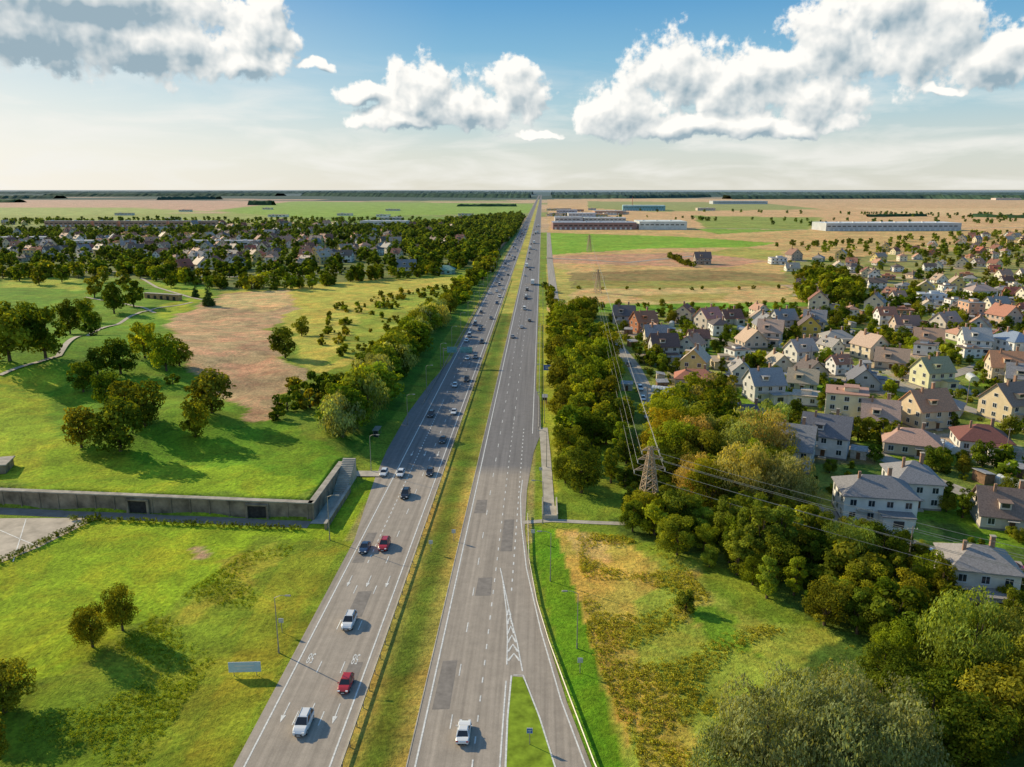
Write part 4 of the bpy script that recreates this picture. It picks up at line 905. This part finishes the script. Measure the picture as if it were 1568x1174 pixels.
cars={'sedan':car(4.6,1.82,1.46,.92,1.35,'sedan'),'hatchback':car(4.1,1.76,1.5,.95,1.15,'hatchback'),'suv':car(4.7,1.9,1.75,1.08,1.25,'suv'),'van':car(5.3,2.0,2.2,1.2,.9,'van')}
def truck():
    mb=MB(); mb.box((0,5.2,1.7),(2.4,2.2,2.5),0,taper=.93); mb.box((0,6.28,2.1),(2.1,.1,.9),1); mb.box((0,-1.2,2.35),(2.5,9.8,2.7),6); mb.box((0,0,.8),(1.0,12,.3),2)
    for yw in (5.4,2.6,-2.6,-4,-5.2):
        for s_ in (-1,1): mb.bar((s_*.85,yw,.5),(s_*1.22,yw,.5),.5,mi=2,n=14)
    for s_ in (-1,1): mb.box((s_*.85,6.3,.9),(.4,.1,.2),3)
    mb.box((0,6.3,.5),(2.3,.2,.35),2)
    return mb.mesh('truck',[PNT,CG,BLK,LGT,RED,RIM,FRM])
cars['truck']=truck()
Wh=(.80,.80,.78); Bk=(.02,.02,.025); Bl=(.03,.06,.12); Rd=(.48,.02,.02); Sv=(.4,.41,.42); Gy=(.15,.16,.17)
cn={Wh:'white',Bk:'black',Bl:'blue',Rd:'red',Sv:'silver',Gy:'grey'}
def put(kind,px,py,c,toward,lanes=None):
    g=G(px,py); x=g[0]
    if lanes: x=min(lanes,key=lambda q:abs(q-x))+random.uniform(-.25,.25)
    inst(cn[c]+'_'+kind,cars[kind],(x,g[1],.07),math.pi if toward else 0,col=c)
LL=[-35.2,-31.6,-28.0]; RL=[-13.6,-10,-6.5]
for k,x,y,c in [('suv',464,1113,Wh),('hatchback',531,1052,Rd),('suv',534,956,Wh),('suv',591,838,Rd),('sedan',558,842,Bl),('suv',625,760,Bk),('hatchback',617,728,Wh),('hatchback',648,726,Bk),('hatchback',588,727,Wh),('sedan',676,676,Bk),('suv',661,637,Bk),('sedan',694,633,Wh),('hatchback',697,592,Wh),('suv',714,583,Bk),('sedan',716,550,Wh),('sedan',728,548,Gy),('suv',734,525,Bk),('hatchback',718,523,Wh),('sedan',733,503,Bk)]:
    put(k,x,y,c,True,LL if not (x==588) else None)
for k,x,y,c in [('sedan',708,1126,Wh),('hatchback',807,492,Gy),('van',804,474,Wh),('suv',808,458,Bk),('sedan',797,502,Wh),('sedan',791,517,Sv)]: put(k,x,y,c,False,RL)
y=345
while y<1600:
    if random.random()<.8:
        k=random.choice(['sedan','hatchback','suv','suv','van']); c=random.choice([Wh,Wh,Bk,Sv,Gy,Bl,Rd]); inst(cn[c]+'_'+k,cars[k],(random.choice(LL),y,.07),math.pi,col=c)
    if y>430 and random.random()<.4:
        k=random.choice(['sedan','hatchback','suv','van','truck']); c=random.choice([Wh,Bk,Sv,Gy,Bl]); inst(cn[c]+'_'+k,cars[k],(random.choice(RL),y+8,.07),0,col=c)
    y+=random.uniform(10,28)
for s_ in streetsw[:6]:
    for _ in range(5):
        i=random.randrange(len(s_)-1); t=random.random(); a,b=s_[i],s_[i+1]; x=a[0]+(b[0]-a[0])*t; y=a[1]+(b[1]-a[1])*t; r_=math.atan2(b[1]-a[1],b[0]-a[0])-math.pi/2
        k=random.choice(['sedan','hatchback','suv']); c=random.choice([Wh,Bk,Sv,Gy,Rd]); inst(cn[c]+'_'+k,cars[k],(x+1.9*math.cos(r_),y+1.9*math.sin(r_),.09),r_,col=c)
# ---------------- hedges and grass tufts (merged)
hb=tree_arrays(10,6,8,260,1.4,'bush',seed=9,trunk=False)
hpnts=[(-120+i*1.3+random.uniform(-.3,.3),ywall(-120+i*1.3)-5.6) for i in range(54) if -120+i*1.3>-104]
a=G(150,793); b=G(0,862); hpnts+=[(a[0]+(b[0]-a[0])*t,a[1]+(b[1]-a[1])*t) for t in np.linspace(0,1.4,34)]
mass('clipped_hedge',hpnts,(1.1,1.5),LG,hb,(.8,.85,.8))
tu=tree_arrays(10,11,5,14,5,'bush',seed=12,trunk=False)
def tufts(name,poly,n,hr,tint,minx,cl): mass(name,sample(poly,n,0,avoid=False,add=False,minx=minx,clumpy=cl),hr,GT,tu,tint)
tufts('dry_grass_tufts',[(855,812),(960,822),(1050,868),(1110,940),(1310,990),(1200,1060),(1120,1174),(980,1174),(900,980)],4200,(.12,.5),(1.2,1.0,1.4),8,.6)
tufts('meadow_grass_tufts',[(240,940),(420,815),(545,815),(360,1174),(0,1174),(60,1080)],4200,(.08,.32),(.95,.95,.9),8,.45)
print('objects',len(bpy.data.objects))
